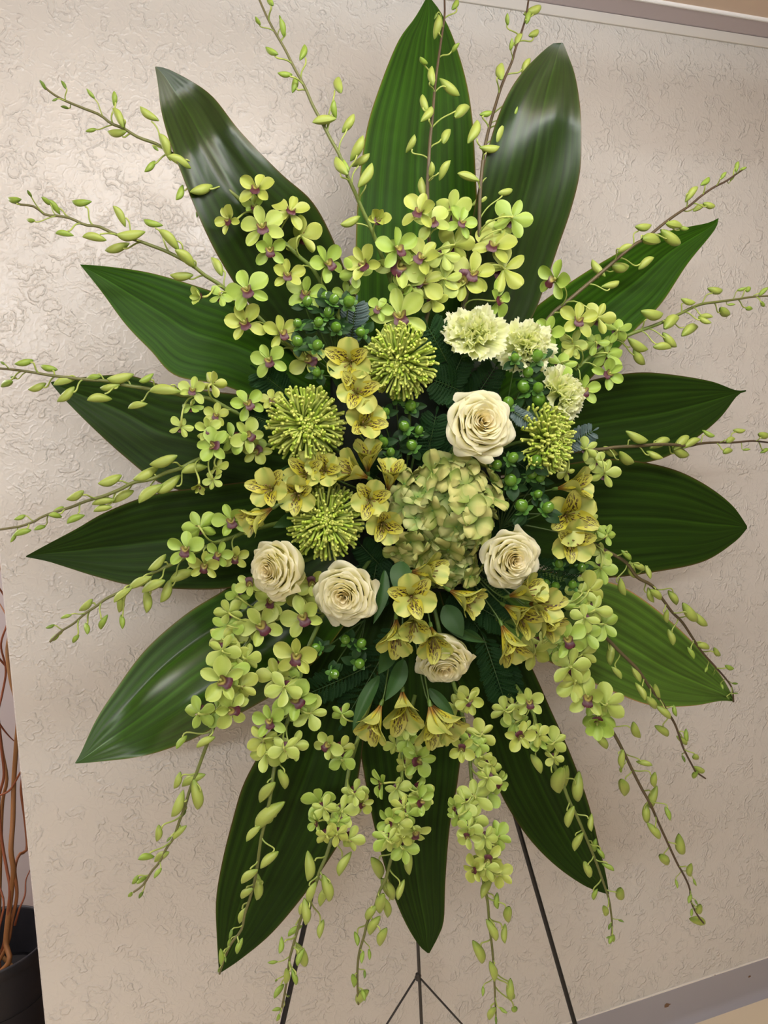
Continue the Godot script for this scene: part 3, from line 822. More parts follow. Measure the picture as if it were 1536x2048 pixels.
func broad_leaf(label: String, w: Array, ea: Array, eb: Array, fold: float, tint: int, kind: int) -> void:
	var n := 56
	var m := 41
	var a := poly(ea, n)
	var b := poly(eb, n)
	var base := at((a[n - 1].x + b[n - 1].x) / 2, (a[n - 1].y + b[n - 1].y) / 2, w[2])
	var rows := []
	var uvs := []
	var ph := rnd(0, 6)
	for r in range(n - 1, -1, -1):                       # from base to tip
		var s := float(r) / (n - 1)                      # 0 tip, 1 base
		var dep: float = lerpf(lerpf(w[0], w[1], s * 2.0), lerpf(w[1], w[2], s * 2.0 - 1.0), 0.0 if s < 0.5 else 1.0)
		var row := []
		var uv := []
		var wide: float = minf(1.0, a[r].distance_to(b[r]) / 160.0)
		for k in m:
			var u := float(k) / (m - 1)
			var p := a[r].lerp(b[r], u)
			var e := absf(2.0 * u - 1.0)
			var d := dep + fold * wide * (e - 0.5) * (1.0 - 0.3 * s)
			d += wide * 0.00022 * (sin(u * TAU * 8.0 + 0.6 * sin(s * 5.0 + ph)) + 0.8 * sin(u * 31.0 + ph)) * smoothstep(0.02, 0.12, s)
			d += 0.004 * wide * sin(s * 7.0 + ph + u * 1.6)
			if kind == 1:     # folded tip, wrinkles that catch the light
				d += 0.045 * smoothstep(0.10, 0.26, s) * (1.0 - smoothstep(0.3, 0.75, s)) + 0.004 * sin(u * 13.0 + s * 9.0) * smoothstep(0.1, 0.2, s) * (1.0 - smoothstep(0.3, 0.5, s))
			elif kind == 2:
				d += 0.034 * smoothstep(0.02, 0.24, s) * (1.0 - smoothstep(0.2, 0.85, s)) + 0.005 * sin(u * 9.0 + s * 12.0) * smoothstep(0.06, 0.16, s) * (1.0 - smoothstep(0.25, 0.5, s))
			elif kind == 4:
				d += 0.07 * (u - 0.5) * wide + 0.004 * wide * (exp(-pow((u - 0.32) / 0.035, 2.0)) + exp(-pow((u - 0.58) / 0.035, 2.0))) + 0.002 * sin(u * 15.0)
			elif kind == 6:
				d += 0.05 * (u - 0.5) * wide + 0.05 * sin(PI * clampf((u - 0.25) / 0.75, 0, 1)) * smoothstep(0.12, 0.4, s) * (1.0 - smoothstep(0.55, 0.95, s))
			row.append(at(p.x, p.y, d) - base)
			uv.append(Vector2(u, s))
		rows.append(row)
		uvs.append(uv)
	var mb := Mb.new()
	mb.grid(rows, [], uvs)
	var mesh := mb.done()
	# keep the front towards the room
	solo("broad_leaf", mesh, M["leaf_%d_%d" % [tint, 1 if kind in [1, 2, 4, 6] else 0]], base, label, "leaf", "broad leaves fanned out behind the flowers")


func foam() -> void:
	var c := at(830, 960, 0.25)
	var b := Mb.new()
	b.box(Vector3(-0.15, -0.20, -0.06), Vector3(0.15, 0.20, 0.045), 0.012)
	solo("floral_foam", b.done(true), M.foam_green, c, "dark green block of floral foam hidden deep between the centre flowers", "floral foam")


# ------------------------------------------------------------------ shared flower parts

func orchid_petal(width: float, curl: float, cup: float) -> ArrayMesh:
	var b := Mb.new()
	var rows := []
	var cols := []
	var inner := lin(128, 148, 52)
	var body := lin(166, 184, 86)
	var rim := lin(188, 201, 114)
	for r in 10:
		var v := 1.0 - pow(1.0 - r / 9.0, 1.5)
		var hw := width * (sqrt(maxf(0.0, 1.0 - pow((v - 0.6) / 0.4, 2.0))) if v > 0.6 else 0.26 + 0.74 * smoothstep(0.0, 1.0, v / 0.6))
		hw = maxf(hw, 0.004)
		var row := []
		var cr := []
		for k in 9:
			var u := k / 4.0 - 1.0
			var z := -curl * v * v + cup * u * u * hw + 0.018 * (1.0 - absf(u)) * sin(v * 3.0) * -1.0 + 0.03 * sin(u * 4.0 + v * 3.0) * v * width
			row.append(Vector3(u * hw, v, z))
			cr.append(inner.lerp(body, smoothstep(0.0, 0.45, v)).lerp(rim, smoothstep(0.55, 1.0, absf(u)) * 0.8))
		rows.append(row)
		cols.append(cr)
	b.grid(rows, cols)
	return b.done()


func orchid_lip() -> ArrayMesh:      # base at the origin, reaching forward (+z) and down
	var b := Mb.new()
	var dark := lin(66, 20, 30)
	var mauve := lin(98, 46, 54)
	var pale := lin(168, 158, 84)
	var rows := []
	var cols := []
	for r in 9:
		var v := r / 8.0
		var row := []
		var cr := []
		var hw := 0.10 + 0.20 * sin(PI * pow(v, 0.8) * 0.62)
		if v > 0.5 and v < 0.72:
			hw *= 0.78
		if v >= 0.99:
			hw *= 0.6
		for k in 9:
			var u := k / 4.0 - 1.0
			var up := (0.26 * (1.0 - smoothstep(0.45, 0.75, v)) + 0.02) * u * u
			var frill := 0.03 * sin(u * 11.0 + v * 7.0) * v
			row.append(Vector3(u * hw, -0.02 - 0.42 * v * v + up + frill, 0.05 + 0.36 * sin(v * 1.9) + frill * 0.6))
			cr.append(pale.lerp(dark, smoothstep(0.30, 0.55, v)).lerp(dark, smoothstep(0.5, 1.0, absf(u)) * 0.7).lerp(mauve, (1.0 - absf(u)) * smoothstep(0.6, 0.95, v) * 0.8))
		rows.append(row)
		cols.append(cr)
	b.grid(rows, cols)
	return b.done()


func bud_mesh(chin: float, fat: float) -> ArrayMesh:          # stalk joins at the origin, tip at +y, the chin points back and to +x
	var b := Mb.new()
	var n := 11
	var sides := 10
	var rows := []
	var cols := []
	var green := lin(118, 142, 52)
	var body := lin(156, 170, 80)
	for r in n:
		var s := r / (n - 1.0)
		var y := lerpf(-0.16 * chin, 1.0, s)
		var x := 0.30 * chin * pow(1.0 - s, 1.6) - 0.04 * sin(s * PI)
		var rad := fat * pow(sin(PI * pow(lerpf(0.02, 0.992, s), 0.85 + 0.12 * chin)), 0.72)
		var row := []
		var cr := []
		for k in sides + 1:
			var a := TAU * k / sides
			row.append(Vector3(x + cos(a) * rad, y, -sin(a) * rad * 0.92))
			cr.append(green.lerp(body, smoothstep(0.0, 0.3, s)).lerp(green, smoothstep(0.75, 1.0, s) * 0.5).lerp(green, 0.25 * absf(sin(a * 1.5))))
		rows.append(row)
		cols.append(cr)
	b.grid(rows, cols)
	return b.done()


func rose_petal(t: float, r: RandomNumberGenerator) -> ArrayMesh:      # axis +y; a cup whose last third rolls outward as a lip
	var b := Mb.new()
	var body_r := 0.03 + 0.76 * pow(t, 0.80)
	var foot_r := 0.03 + 0.22 * t
	var lip_w := 0.05 + 0.15 * t
	var top := 0.52 * cos(t * 1.45) + r.randf_range(-0.03, 0.03)
	var foot := -0.85
	var half := lerpf(1.9, 0.80, pow(t, 0.5)) * r.randf_range(0.85, 1.1)
	var ph := r.randf_range(0, 6)
	var ruff := r.randf_range(0.5, 1.0)
	var drop := lerpf(-0.05, 0.10, t) + r.randf_range(-0.03, 0.04)
	var warm := lin(240, 230, 190)
	var cream := lin(243, 241, 204)
	var edge := lin(247, 246, 228)
	var greenish := lin(228, 230, 182)
	var rows := []
	var cols := []
	for j in 13:
		var v := j / 12.0
		var row := []
		var cr := []
		for k in 17:
			var u := k / 8.0 - 1.0
			var vv := v * (1.0 - 0.13 * pow(absf(u), 3.5) + 0.03 * sin(u * 6.0 + ph))
			var c := minf(1.0, vv / 0.70)
			var l := maxf(0.0, (vv - 0.70) / 0.30)
			var rr := foot_r + (body_r - foot_r) * (1.0 - pow(1.0 - c, 2.6))
			var y := foot + (top - foot) * pow(c, 1.25)
			rr += lip_w * sin(l * 1.45) + 0.075 * ruff * (0.4 + 0.8 * t) * sin(u * 4.6 + ph) * l
			y += 0.10 * (sin(l * 2.0) * (1.0 - 0.5 * t)) - drop * l * l + 0.08 * ruff * (0.4 + t) * sin(u * 6.6 + ph * 2.0) * l
			rr *= 1.0 + 0.07 * u
			var a := u * half
			row.append(Vector3(cos(a) * rr, y, -sin(a) * rr))
			cr.append(greenish.lerp(warm.lerp(cream, smoothstep(0.0, 0.35, t)), smoothstep(0.3, 0.7, v)).lerp(edge, l * 0.8))
		rows.append(row)
		cols.append(cr)
	b.grid(rows, cols)
	return b.done()


func carnation_petal(r: RandomNumberGenerator) -> ArrayMesh:
	var b := Mb.new()
	var rows := []
	var cols := []
	var ph := r.randf_range(0, 6)
	var f1 := r.randf_range(5.0, 8.0)
	var green := lin(186, 202, 112)
	var body := lin(236, 238, 186)
	var edge := lin(247, 247, 224)
	for j in 9:
		var v := j / 8.0
		var row := []
		var cr := []
		for k in 25:
			var u := k / 12.0 - 1.0
			var zig := 0.035 * (1.0 if k % 2 else -1.0) * smoothstep(0.85, 1.0, v) + 0.05 * sin(u * f1 * 0.8 + ph) * v
			var len := v * (1.0 - 0.1 * u * u) + zig
			var a := u * 0.72
			var z := 0.13 * v * v * sin(u * f1 + ph) + 0.05 * v * sin(u * f1 * 2.3 + ph * 2.0) * v + 0.12 * v * v * v
			row.append(Vector3(sin(a) * len * (0.35 + 0.65 * v), len * cos(a * 0.8), z))
			cr.append(green.lerp(body, smoothstep(0.1, 0.6, v)).lerp(edge, smoothstep(0.8, 1.0, v)))
		rows.append(row)
		cols.append(cr)
	b.grid(rows, cols)
	return b.done()


func mum_petal(r: RandomNumberGenerator) -> ArrayMesh:       # unit length along y, the tip hooks towards +z
	var b := Mb.new()
	var pts := PackedVector3Array()
	var bend := r.randf_range(0.10, 0.24)
	var hook := r.randf_range(0.06, 0.24)
	var side := r.randf_range(-0.08, 0.08)
	for k in 11:
		var s := k / 10.0
		var e := smoothstep(0.76, 1.0, s)
		pts.append(Vector3(side * sin(s * 2.4) + hook * 0.4 * e * side * 8.0, s - 0.10 * e * e * hook / 0.15, bend * sin(s * PI) + hook * e))
	b.tube(pts, [0.020, 0.024, 0.026, 0.027, 0.027, 0.028, 0.036, 0.024], 6, lin(98, 126, 36), lin(192, 202, 98))
	return b.done()


func fern_leaflet() -> ArrayMesh:            # unit length along y, lobed margins
	var b := Mb.new()
	var n := 9
	b.tube(PackedVector3Array([Vector3.ZERO, Vector3(0, 1, 0)]), [0.018, 0.006], 4)
	for k in n:
		var s := (k + 0.6) / n
		var ln := 0.19 * sin(PI * pow(1.0 - s, 0.8) * 0.95 + 0.12) + 0.04
		for sg: float in [-1.0, 1.0]:
			var dir := Vector3(sg * 0.82, 0.57, 0.0)
			var o := Vector3(0, s, 0)
			var a := b.vert(o + Vector3(0, -0.045, 0))
			var c := b.vert(o + dir * ln * 0.55 + Vector3(sg * 0.01, -0.04, 0.03))
			var d := b.vert(o + dir * ln + Vector3(0, 0, -0.02))
			var e := b.vert(o + dir * ln * 0.5 + Vector3(-sg * 0.02, 0.05, 0.03))
			var f := b.vert(o + Vector3(0, 0.045, 0))
			var tri := [[a, c, e], [a, e, f], [c, d, e]]
			for q in tri:
				if sg > 0:
					b.i.append_array([q[0], q[2], q[1]])
				else:
					b.i.append_array([q[0], q[1], q[2]])
	return b.done()


func blade(width: float, bow: float, fold: float, tipw := 1.0) -> ArrayMesh:          # small leaf, unit length along y, widest in the middle
	var b := Mb.new()
	var rows := []
	for r in 11:
		var v := r / 10.0
		var hw := maxf(0.003, width * pow(sin(PI * pow(lerpf(0.02, 0.998, v), tipw)), 0.85))
		var row := []
		for k in 7:
			var u := k / 3.0 - 1.0
			row.append(Vector3(u * hw, v, bow * sin(v * PI * 0.9) + fold * absf(u) * hw))
		rows.append(row)
	b.grid(rows, [])
	return b.done()


func tepal(inner: bool, open: float) -> ArrayMesh:            # in the plane x = 0 outward along y, the flower's axis is +z
	var b := Mb.new()
	var rows := []
	var uvs := []
	var y := 0.0
	var z := 0.0
	var n := 13
	for r in n:
		var v := r / (n - 1.0)
		if r:
			var a := lerpf(0.16, open, smoothstep(0.15, 0.95, v))
			y += sin(a) / (n - 1)
			z += cos(a) / (n - 1)
		var hw: float
		if inner:
			hw = 0.045 + 0.125 * sin(PI * clampf(pow(v, 1.2), 0, 1)) + 0.03 * v
		else:
			hw = 0.045 + 0.235 * pow(sin(PI * 0.5 * minf(1.0, v / 0.72)), 1.4) * (1.0 if v < 0.72 else sqrt(maxf(0.0, 1.0 - pow((v - 0.72) / 0.30, 2.0))))
		if v > 0.97:
			hw *= 0.55
		var row := []
		var uv := []
		for k in 9:
			var u := k / 4.0 - 1.0
			var lift := 0.35 * u * u * hw + 0.012 * sin(u * 8.0 + v * 5.0) * v
			row.append(Vector3(u * hw, y, z + lift))
			uv.append(Vector2(u * 0.5 + 0.5, clampf(v, 0.004, 0.996)))
		rows.append(row)
		uvs.append(uv)
	b.grid(rows, [], uvs)
	return b.done()


func sepal_round(r: RandomNumberGenerator) -> ArrayMesh:         # hydrangea: broad, ruffled
	var b := Mb.new()
	var rows := []
	var cols := []
	var ph := r.randf_range(0, 6)
	var green := lin(116, 144, 62)
	var cream := lin(186, 190, 124)
	for j in 8:
		var v := 1.0 - pow(1.0 - j / 7.0, 1.4)
		var hw := 0.56 * (0.2 + 0.8 * smoothstep(0.0, 0.55, v)) * (1.0 if v < 0.55 else sqrt(maxf(0.0, 1.0 - pow((v - 0.55) / 0.46, 2.0))))
		var row := []
		var cr := []
		for k in 9:
			var u := k / 4.0 - 1.0
			row.append(Vector3(u * hw, v, 0.10 * sin(u * 4.0 + ph) * v + 0.05 * sin(u * 8.0 + ph * 2.0) * v * v + 0.12 * v - 0.2 * v * v + 0.12 * u * u * hw + 0.03 * sin(v * 9.0 + ph)))
			cr.append(green.lerp(cream, smoothstep(0.1, 0.6, v) * (0.5 + 0.5 * sin(ph + u * 1.5))).lerp(green, 0.35 * smoothstep(0.85, 1.0, maxf(absf(u), v))))
		rows.append(row)
		cols.append(cr)
	b.grid(rows, cols)
	return b.done()


func ball(sx: float, sy: float, point := 0.0) -> ArrayMesh:
	var b := Mb.new()
	var prof := []
	for k in 11:
		var a := -PI / 2 + PI * k / 10.0
		prof.append(Vector2(maxf(0.0005, cos(a)) * sx, sin(a) * sy + (point if k == 10 else 0.0)))
	b.lathe(prof, 16)
	return b.done()


func shared_meshes() -> void:
	var r := RandomNumberGenerator.new()
	r.seed = 99
	K.petal = [orchid_petal(0.37, 0.10, 0.35), orchid_petal(0.39, 0.28, 0.2), orchid_petal(0.34, -0.08, 0.55)]
	K.sepal = [orchid_petal(0.28, 0.14, 0.4), orchid_petal(0.30, 0.32, 0.3), orchid_petal(0.25, 0.0, 0.6)]
	K.lip = orchid_lip()
	K.column = ball(0.07, 0.13)
	K.bud = [bud_mesh(1.2, 0.25), bud_mesh(0.8, 0.24), bud_mesh(1.5, 0.26), bud_mesh(0.3, 0.22)]
	K.rose = []
	for k in 42:
		K.rose.append(rose_petal(k / 41.0, r))
	K.carnation = []
	for k in 6:
		K.carnation.append(carnation_petal(r))
	K.mum = []
	for k in 7:
		K.mum.append(mum_petal(r))
	K.leaflet = fern_leaflet()
	K.round_leaf = blade(0.30, 0.08, 0.25)
	K.lance = blade(0.17, 0.10, 0.35, 0.8)
	K.lance_wide = blade(0.24, 0.06, 0.3, 0.85)
	K.hydrangea = []
	for k in 5:
		K.hydrangea.append(sepal_round(r))
	K.berry = ball(1.0, 1.12, 0.12)
	K.dot = ball(1.0, 1.0)


func bar(a: Vector3, b: Vector3) -> Basis:            # y from a to b, unit length
	var y := (b - a).normalized()
	var x := y.cross(cam_b.z).normalized()
	return Basis(x, y, x.cross(y))


# ------------------------------------------------------------------ orchids

func orchid(label: String, w: Array, st: Array, buds: Array, fl: Array) -> void:
	var pts := PackedVector3Array()
	var n: int = st.size() / 2
	var total := 0.0
	for k in range(1, n):
		total += Vector2(st[2 * k] - st[2 * k - 2], st[2 * k + 1] - st[2 * k - 1]).length()
	var run := 0.0
	for k in n:
		if k:
			run += Vector2(st[2 * k] - st[2 * k - 2], st[2 * k + 1] - st[2 * k - 1]).length()
		var s := run / total
		var d: float = lerpf(w[0], w[1], s * 2.0) if s < 0.5 else lerpf(w[1], w[2], s * 2.0 - 1.0)
		pts.append(at(st[2 * k], st[2 * k + 1], d))
	var line := smooth(pts, 64)
	var base := line[0]
	var t := thing("orchid_stem", label, "orchid", base, "")
	var mb := Mb.new()
	var loc := PackedVector3Array()
	for p in line:
		loc.append(p - base)
	var dark := label.contains("dark-tipped") or label.contains("dark upright") or label.contains("purplish") or label.contains("dark tip") or label.contains("olive buds") or label.contains("slanting")
	mb.tube(loc, [0.0034, 0.0032, 0.0027, 0.0021, 0.0015], 8, lin(104, 130, 50) if not dark else lin(92, 84, 52), lin(98, 92, 54) if not dark else lin(74, 56, 42))
	part("stem", mb.done(), M.stem_green, t)
	var stalk0 := lin(128, 148, 66)
	var stalk1 := lin(168, 180, 92)
	for k in range(0, buds.size(), 4):
		var near := nearest(line, buds[k], buds[k + 1])
		var dep: float = line[near].z + rnd(-0.016, 0.02)
		var p := at(buds[k], buds[k + 1], dep)
		var q := at(buds[k + 2], buds[k + 3], dep + rnd(-0.010, 0.012))
		var ln := p.distance_to(q)
		var gap: float = p.distance_to(line[near])
		var back := clampi(near - int(round(gap * 0.75 / maxf(0.001, line[0].distance_to(line[1])))), 0, 62)
		var a := line[back]
		var tang: Vector3 = (line[mini(back + 1, 63)] - line[maxi(back - 1, 0)]).normalized()
		var y := (q - p).normalized()
		var side := 1.0 if rng.randf() < 0.5 else -1.0
		var x := y.cross(cam_b.z).normalized() * side
		var z := x.cross(y)
		var turn := Basis(y, rnd(-0.9, 0.9))
		x = turn * x
		z = turn * z
		var kind := rng.randi() % 3 if ln > 0.017 else 3
		var fat := 1.0 if ln > 0.015 else 0.9
		var bd := part("bud", K.bud[kind], M.bud_0 if ln > 0.021 else (M.bud_1 if ln > 0.013 else M.bud_2), t, Transform3D(Basis(x * ln * fat, y * ln, z * ln * fat), p - base))
		var reach := a.distance_to(p)
		var out := (p - a) - tang * (p - a).dot(tang)
		var c := bez(a, a + (tang * 0.45 + out.normalized() * 0.25) * reach, p - y * reach * 0.35 + out.normalized() * reach * 0.1, p + y * ln * 0.06, 9)
		var sb := Mb.new()
		var inv := bd.transform.affine_inverse()
		var cl := PackedVector3Array()
		for v in c:
			cl.append(v - base)
		# the stalk is kept in the bud's own axes
		var rr := 0.00115 if ln > 0.016 else 0.0008
		sb.tube(cl, [rr * 1.1, rr, rr * 1.1], 6, stalk0, stalk1)
		part("bud_stalk", sb.done(), M.stem_green, bd, inv)
	for k in range(0, fl.size(), 7):
		orchid_flower(t, base, line, fl.slice(k, k + 7))
	if label.contains("hanging"):                          # nodding flowers between the open ones, seen from behind
		for k in range(0, fl.size() - 7, 7):
			var far := Vector2(fl[k] - fl[k + 7], fl[k + 1] - fl[k + 8]).length()
			if far < 75.0:
				orchid_flower(t, base, line, [(fl[k] + fl[k + 7]) * 0.5 + rnd(-12, 12), (fl[k + 1] + fl[k + 8]) * 0.5 + rnd(-8, 8), (fl[k + 2] + fl[k + 9]) * 0.46, rnd(130, 230), rnd(-0.3, 0.3), rnd(-0.5, 0.0), 1])


func nearest(line: PackedVector3Array, px: float, py: float) -> int:
	var best := 0
	var least := 1e9
	var d := ray(px, py).normalized()
	for j in line.size():
		var o := line[j] - cam_pos
		var off := (o - d * o.dot(d)).length()
		if off < least:
			least = off
			best = j
	return best


func orchid_flower(t: Node3D, base: Vector3, line: PackedVector3Array, f: Array) -> void:
	var near := nearest(line, f[0], f[1])
	var back := int(f[6]) == 1
	var shut := int(f[6]) == 2
	var p := at(f[0], f[1], line[near].z + (0.02 if back else 0.026) + rnd(-0.012, 0.012))
	var size: float = f[2] * per_px(p) * 1.04
	var zdir := face_dir(f[4] + rnd(-0.12, 0.12), f[5] + rnd(-0.1, 0.1), back)
	var b := frame(zdir, (-f[3] if back else f[3]) + rnd(-8, 8))
	var fn := Node3D.new()
	fn.name = "flower"
	fn.transform = Transform3D(b, p - base)
	t.add_child(fn, true)
	var m: Material = [M.orchid_petal, M.orchid_petal_1, M.orchid_petal_2][rng.randi() % 3]
	var spec := [["sepal", 0.0, 0.92], ["sepal", 132.0, 0.94], ["sepal", -132.0, 0.94], ["petal", 66.0, 1.0], ["petal", -66.0, 1.0]]
	for s in spec:
		var kind: Array = K[s[0]]
		var tilt := rnd(-0.05, 0.62) if not shut else rnd(0.9, 1.2)
		var bb := Basis(Vector3.BACK, deg_to_rad(-s[1] + rnd(-7, 7))) * Basis(Vector3.RIGHT, tilt) * Basis(Vector3.UP, rnd(-0.2, 0.2))
		var sc: float = size * s[2] * rnd(0.94, 1.06)
		part(s[0], kind[rng.randi() % 3], m, fn, Transform3D(bb.scaled(Vector3.ONE * sc), bb * Vector3(0, size * 0.04, 0.0)))
	var k := size * 0.86
	part("lip", K.lip, M.orchid_lip, fn, Transform3D(Basis().scaled(Vector3.ONE * k), Vector3(0, -0.03 * size, 0.0)))
	part("column", K.column, M.column_green, fn, Transform3D(Basis(Vector3.RIGHT, 1.1).scaled(Vector3.ONE * size), Vector3(0, 0.08 * size, 0.10 * size)))
	# stalk from the stem to the back of the flower
	var a := line[maxi(near - 3, 0)]
	var reach := a.distance_to(p)
	var tang: Vector3 = (line[mini(near + 1, 63)] - line[maxi(near - 1, 0)]).normalized()
	var c := bez(a, a + (tang * 0.4 + (cam_b.z * 0.25)) * reach, p - zdir * reach * 0.45, p - zdir * 0.002, 9)
	var inv := Transform3D(b, p).affine_inverse()
	var cl := PackedVector3Array()
	for v in c:
		cl.append(inv * v)
	var sb := Mb.new()
	sb.tube(cl, [0.0014, 0.0012, 0.0017], 6, lin(128, 148, 66), lin(178, 188, 96))
	part("flower_stalk", sb.done(), M.stem_green, fn)


# ------------------------------------------------------------------ the flowers of the centre

func stem_into_foam(t: Node3D, p: Vector3, dir: Vector3, rad: float, bend := Vector3.ZERO) -> void:
	var goal := at(830, 1010, 0.26) + (p - at(830, 1010, 0.26)) * 0.35
	goal.z = minf(goal.z, 0.30)
	var mid := p - dir * p.distance_to(goal) * 0.45
	var b := Mb.new()
	b.tube(bez(Vector3.ZERO, mid - p, (mid + goal) * 0.5 - p, goal - p, 9), [rad, rad], 8, lin(84, 108, 46), lin(70, 94, 40))
	part("stem", b.done(), M.stem_green, t)


func rose(px: float, py: float, r: float, fx: float, fy: float, spin: float, label: String) -> void:
	var p := at(px, py, 0.43)
	var size := 1.12 * r * per_px(p)
	var dir := face_dir(fx, fy)
	var b := frame(dir, 0.0) * Basis(Vector3.RIGHT, PI / 2)      # local y looks along dir
	var t := thing("rose", label, "rose", p, "")
	stem_into_foam(t, p, dir, 0.0035)
	for k in 42:
		var bb := b * Basis(Vector3.UP, spin + k * 2.39996 + rnd(-0.2, 0.2))
		part("petal", K.rose[k], M.rose_petal, t, Transform3D(bb.scaled(Vector3.ONE * size), Vector3.ZERO))


func carnation(px: float, py: float, r: float, fx: float, fy: float, label: String) -> void:
	var p := at(px, py, 0.40)
	var size := r * per_px(p)
	var dir := face_dir(fx, fy)
	var b := frame(dir, 0.0) * Basis(Vector3.RIGHT, PI / 2)
	var t := thing("carnation", label, "carnation", p, "")
	stem_into_foam(t, p, dir, 0.002)
	var n := 38
	for k in n:
		var s := float(k) / (n - 1)
		var guard := k >= n - 11
		var th := lerpf(0.12, 1.62, pow(s, 0.7)) if not guard else rnd(1.25, 1.75)
		var ln := (lerpf(0.74, 0.84, s) if not guard else 1.12) * size * rnd(0.9, 1.08)
		var bb := b * Basis(Vector3.UP, k * 2.39996 if not guard else TAU * k / 10.0 + rnd(-0.15, 0.15)) * Basis(Vector3.RIGHT, th) * Basis(Vector3.UP, rnd(-0.6, 0.6) if not guard else rnd(-0.25, 0.25)) * Basis(Vector3.BACK, rnd(-0.15, 0.15))
		bb = bb * Basis(Vector3.UP, PI)
		var wide := ln * (1.0 if not guard else 1.05)
		part("petal", K.carnation[rng.randi() % 6], M.carnation_petal, t, Transform3D(Basis(bb.x * wide, bb.y * ln, bb.z * ln * (1.25 if not guard else 0.9)), b * Vector3(0, (-0.06 if not guard else -0.16) * size, 0)))


func mum(px: float, py: float, r: float, fx: float, fy: float, label: String, tint: int) -> void:
	var p := at(px, py, 0.405)
	var size := 1.07 * r * per_px(p)
	var dir := face_dir(fx, fy)
	var b := frame(dir, 0.0) * Basis(Vector3.RIGHT, PI / 2)
	var t := thing("chrysanthemum", label, "chrysanthemum", p, "")
	stem_into_foam(t, p, dir, 0.003)
	var n := 300
	for k in n:
		var s := (k + 0.5) / n
		var th := acos(lerpf(0.972, -0.22, s)) + rnd(-0.06, 0.06)
		var ln := size * lerpf(0.52, 1.08, smoothstep(0.15, 1.15, th)) * rnd(0.88, 1.06)
		var bb := b * Basis(Vector3.UP, k * 2.39996 + rnd(-0.06, 0.06)) * Basis(Vector3.RIGHT, th) * Basis(Vector3.UP, PI + rnd(-0.5, 0.5))
		var fat := size * rnd(0.95, 1.2)
		part("petal", K.mum[rng.randi() % 7], M.mum_petal if (k * 7 + tint) % 3 else M.mum_petal_1, t, Transform3D(Basis(bb.x * fat, bb.y * ln, bb.z * fat), b * Vector3(0, -0.12 * size, 0)))
	var bb2 := Mb.new()
	bb2.lathe([Vector2(0.001, -0.3), Vector2(0.24, -0.15), Vector2(0.26, 0.0), Vector2(0.14, 0.12), Vector2(0.001, 0.16)], 20, lin(70, 100, 30))
	part("flower_head", bb2.done(), M.mum_petal, t, Transform3D((b).scaled(Vector3.ONE * size), b * Vector3(0, -0.12 * size, 0)))


func hydrangea() -> void:
	var c := at(893, 1035, 0.38)
	var px := per_px(c)
	var t := thing("hydrangea", "large green and cream hydrangea head in the middle of the arrangement below the biggest rose", "hydrangea", c)
	stem_into_foam(t, c, face_dir(0, 0), 0.005)
	# a main dome, a lobe beside it and a darker lobe underneath: centre px, radii px, depth, floret size, how many
	for lobe in [[902, 1012, 82.0, 100.0, 0.066, 38.0, 40], [818, 1036, 42.0, 84.0, 0.040, 33.0, 16], [893, 1134, 62.0, 34.0, 0.040, 26.0, 17]]:
		var off := at(lobe[0], lobe[1], 0.375) - c
		var rx: float = lobe[2] * px
		var ry: float = lobe[3] * px
		var rz: float = lobe[4]
		for k: int in lobe[6]:
			var s: float = (k + 0.5) / lobe[6]
			var z := lerpf(0.985, -0.05, s)
			var a := k * 2.39996
			var q := sqrt(1.0 - z * z)
			var d := Vector3(cos(a) * q, sin(a) * q, z)
			var jig := rnd(0.76, 1.08)
			var p := off + cam_b * (Vector3(d.x * rx, d.y * ry, d.z * rz) * jig)
			var nrm := (cam_b * Vector3(d.x / rx, d.y / ry, d.z / rz).normalized() + cam_b * Vector3(rnd(-0.45, 0.45), rnd(-0.3, 0.45), 0)).normalized()
			var fn := Node3D.new()
			fn.name = "floret"
			fn.transform = Transform3D(frame(nrm, rnd(0, 90)), p)
			t.add_child(fn, true)
			var size: float = lobe[5] * rnd(0.85, 1.12) * px
			var m: Material = M.hydrangea_petal if rng.randf() < 0.5 else M.hydrangea_petal_1
			for j in 4:
				var bb := Basis(Vector3.BACK, PI / 2 * j + rnd(-0.15, 0.15)) * Basis(Vector3.RIGHT, rnd(-0.15, 0.5) + (0.08 if j % 2 else 0.0)) * Basis(Vector3.UP, rnd(-0.15, 0.15))
				part("sepal", K.hydrangea[rng.randi() % 5], m, fn, Transform3D(bb.scaled(Vector3.ONE * size * rnd(0.9, 1.08)), Vector3(0, 0, 0.001 * (j % 2))))
			part("floret_eye", K.dot, M.calyx_green, fn, Transform3D(Basis().scaled(Vector3.ONE * 0.0016), Vector3(0, 0, 0.002)))


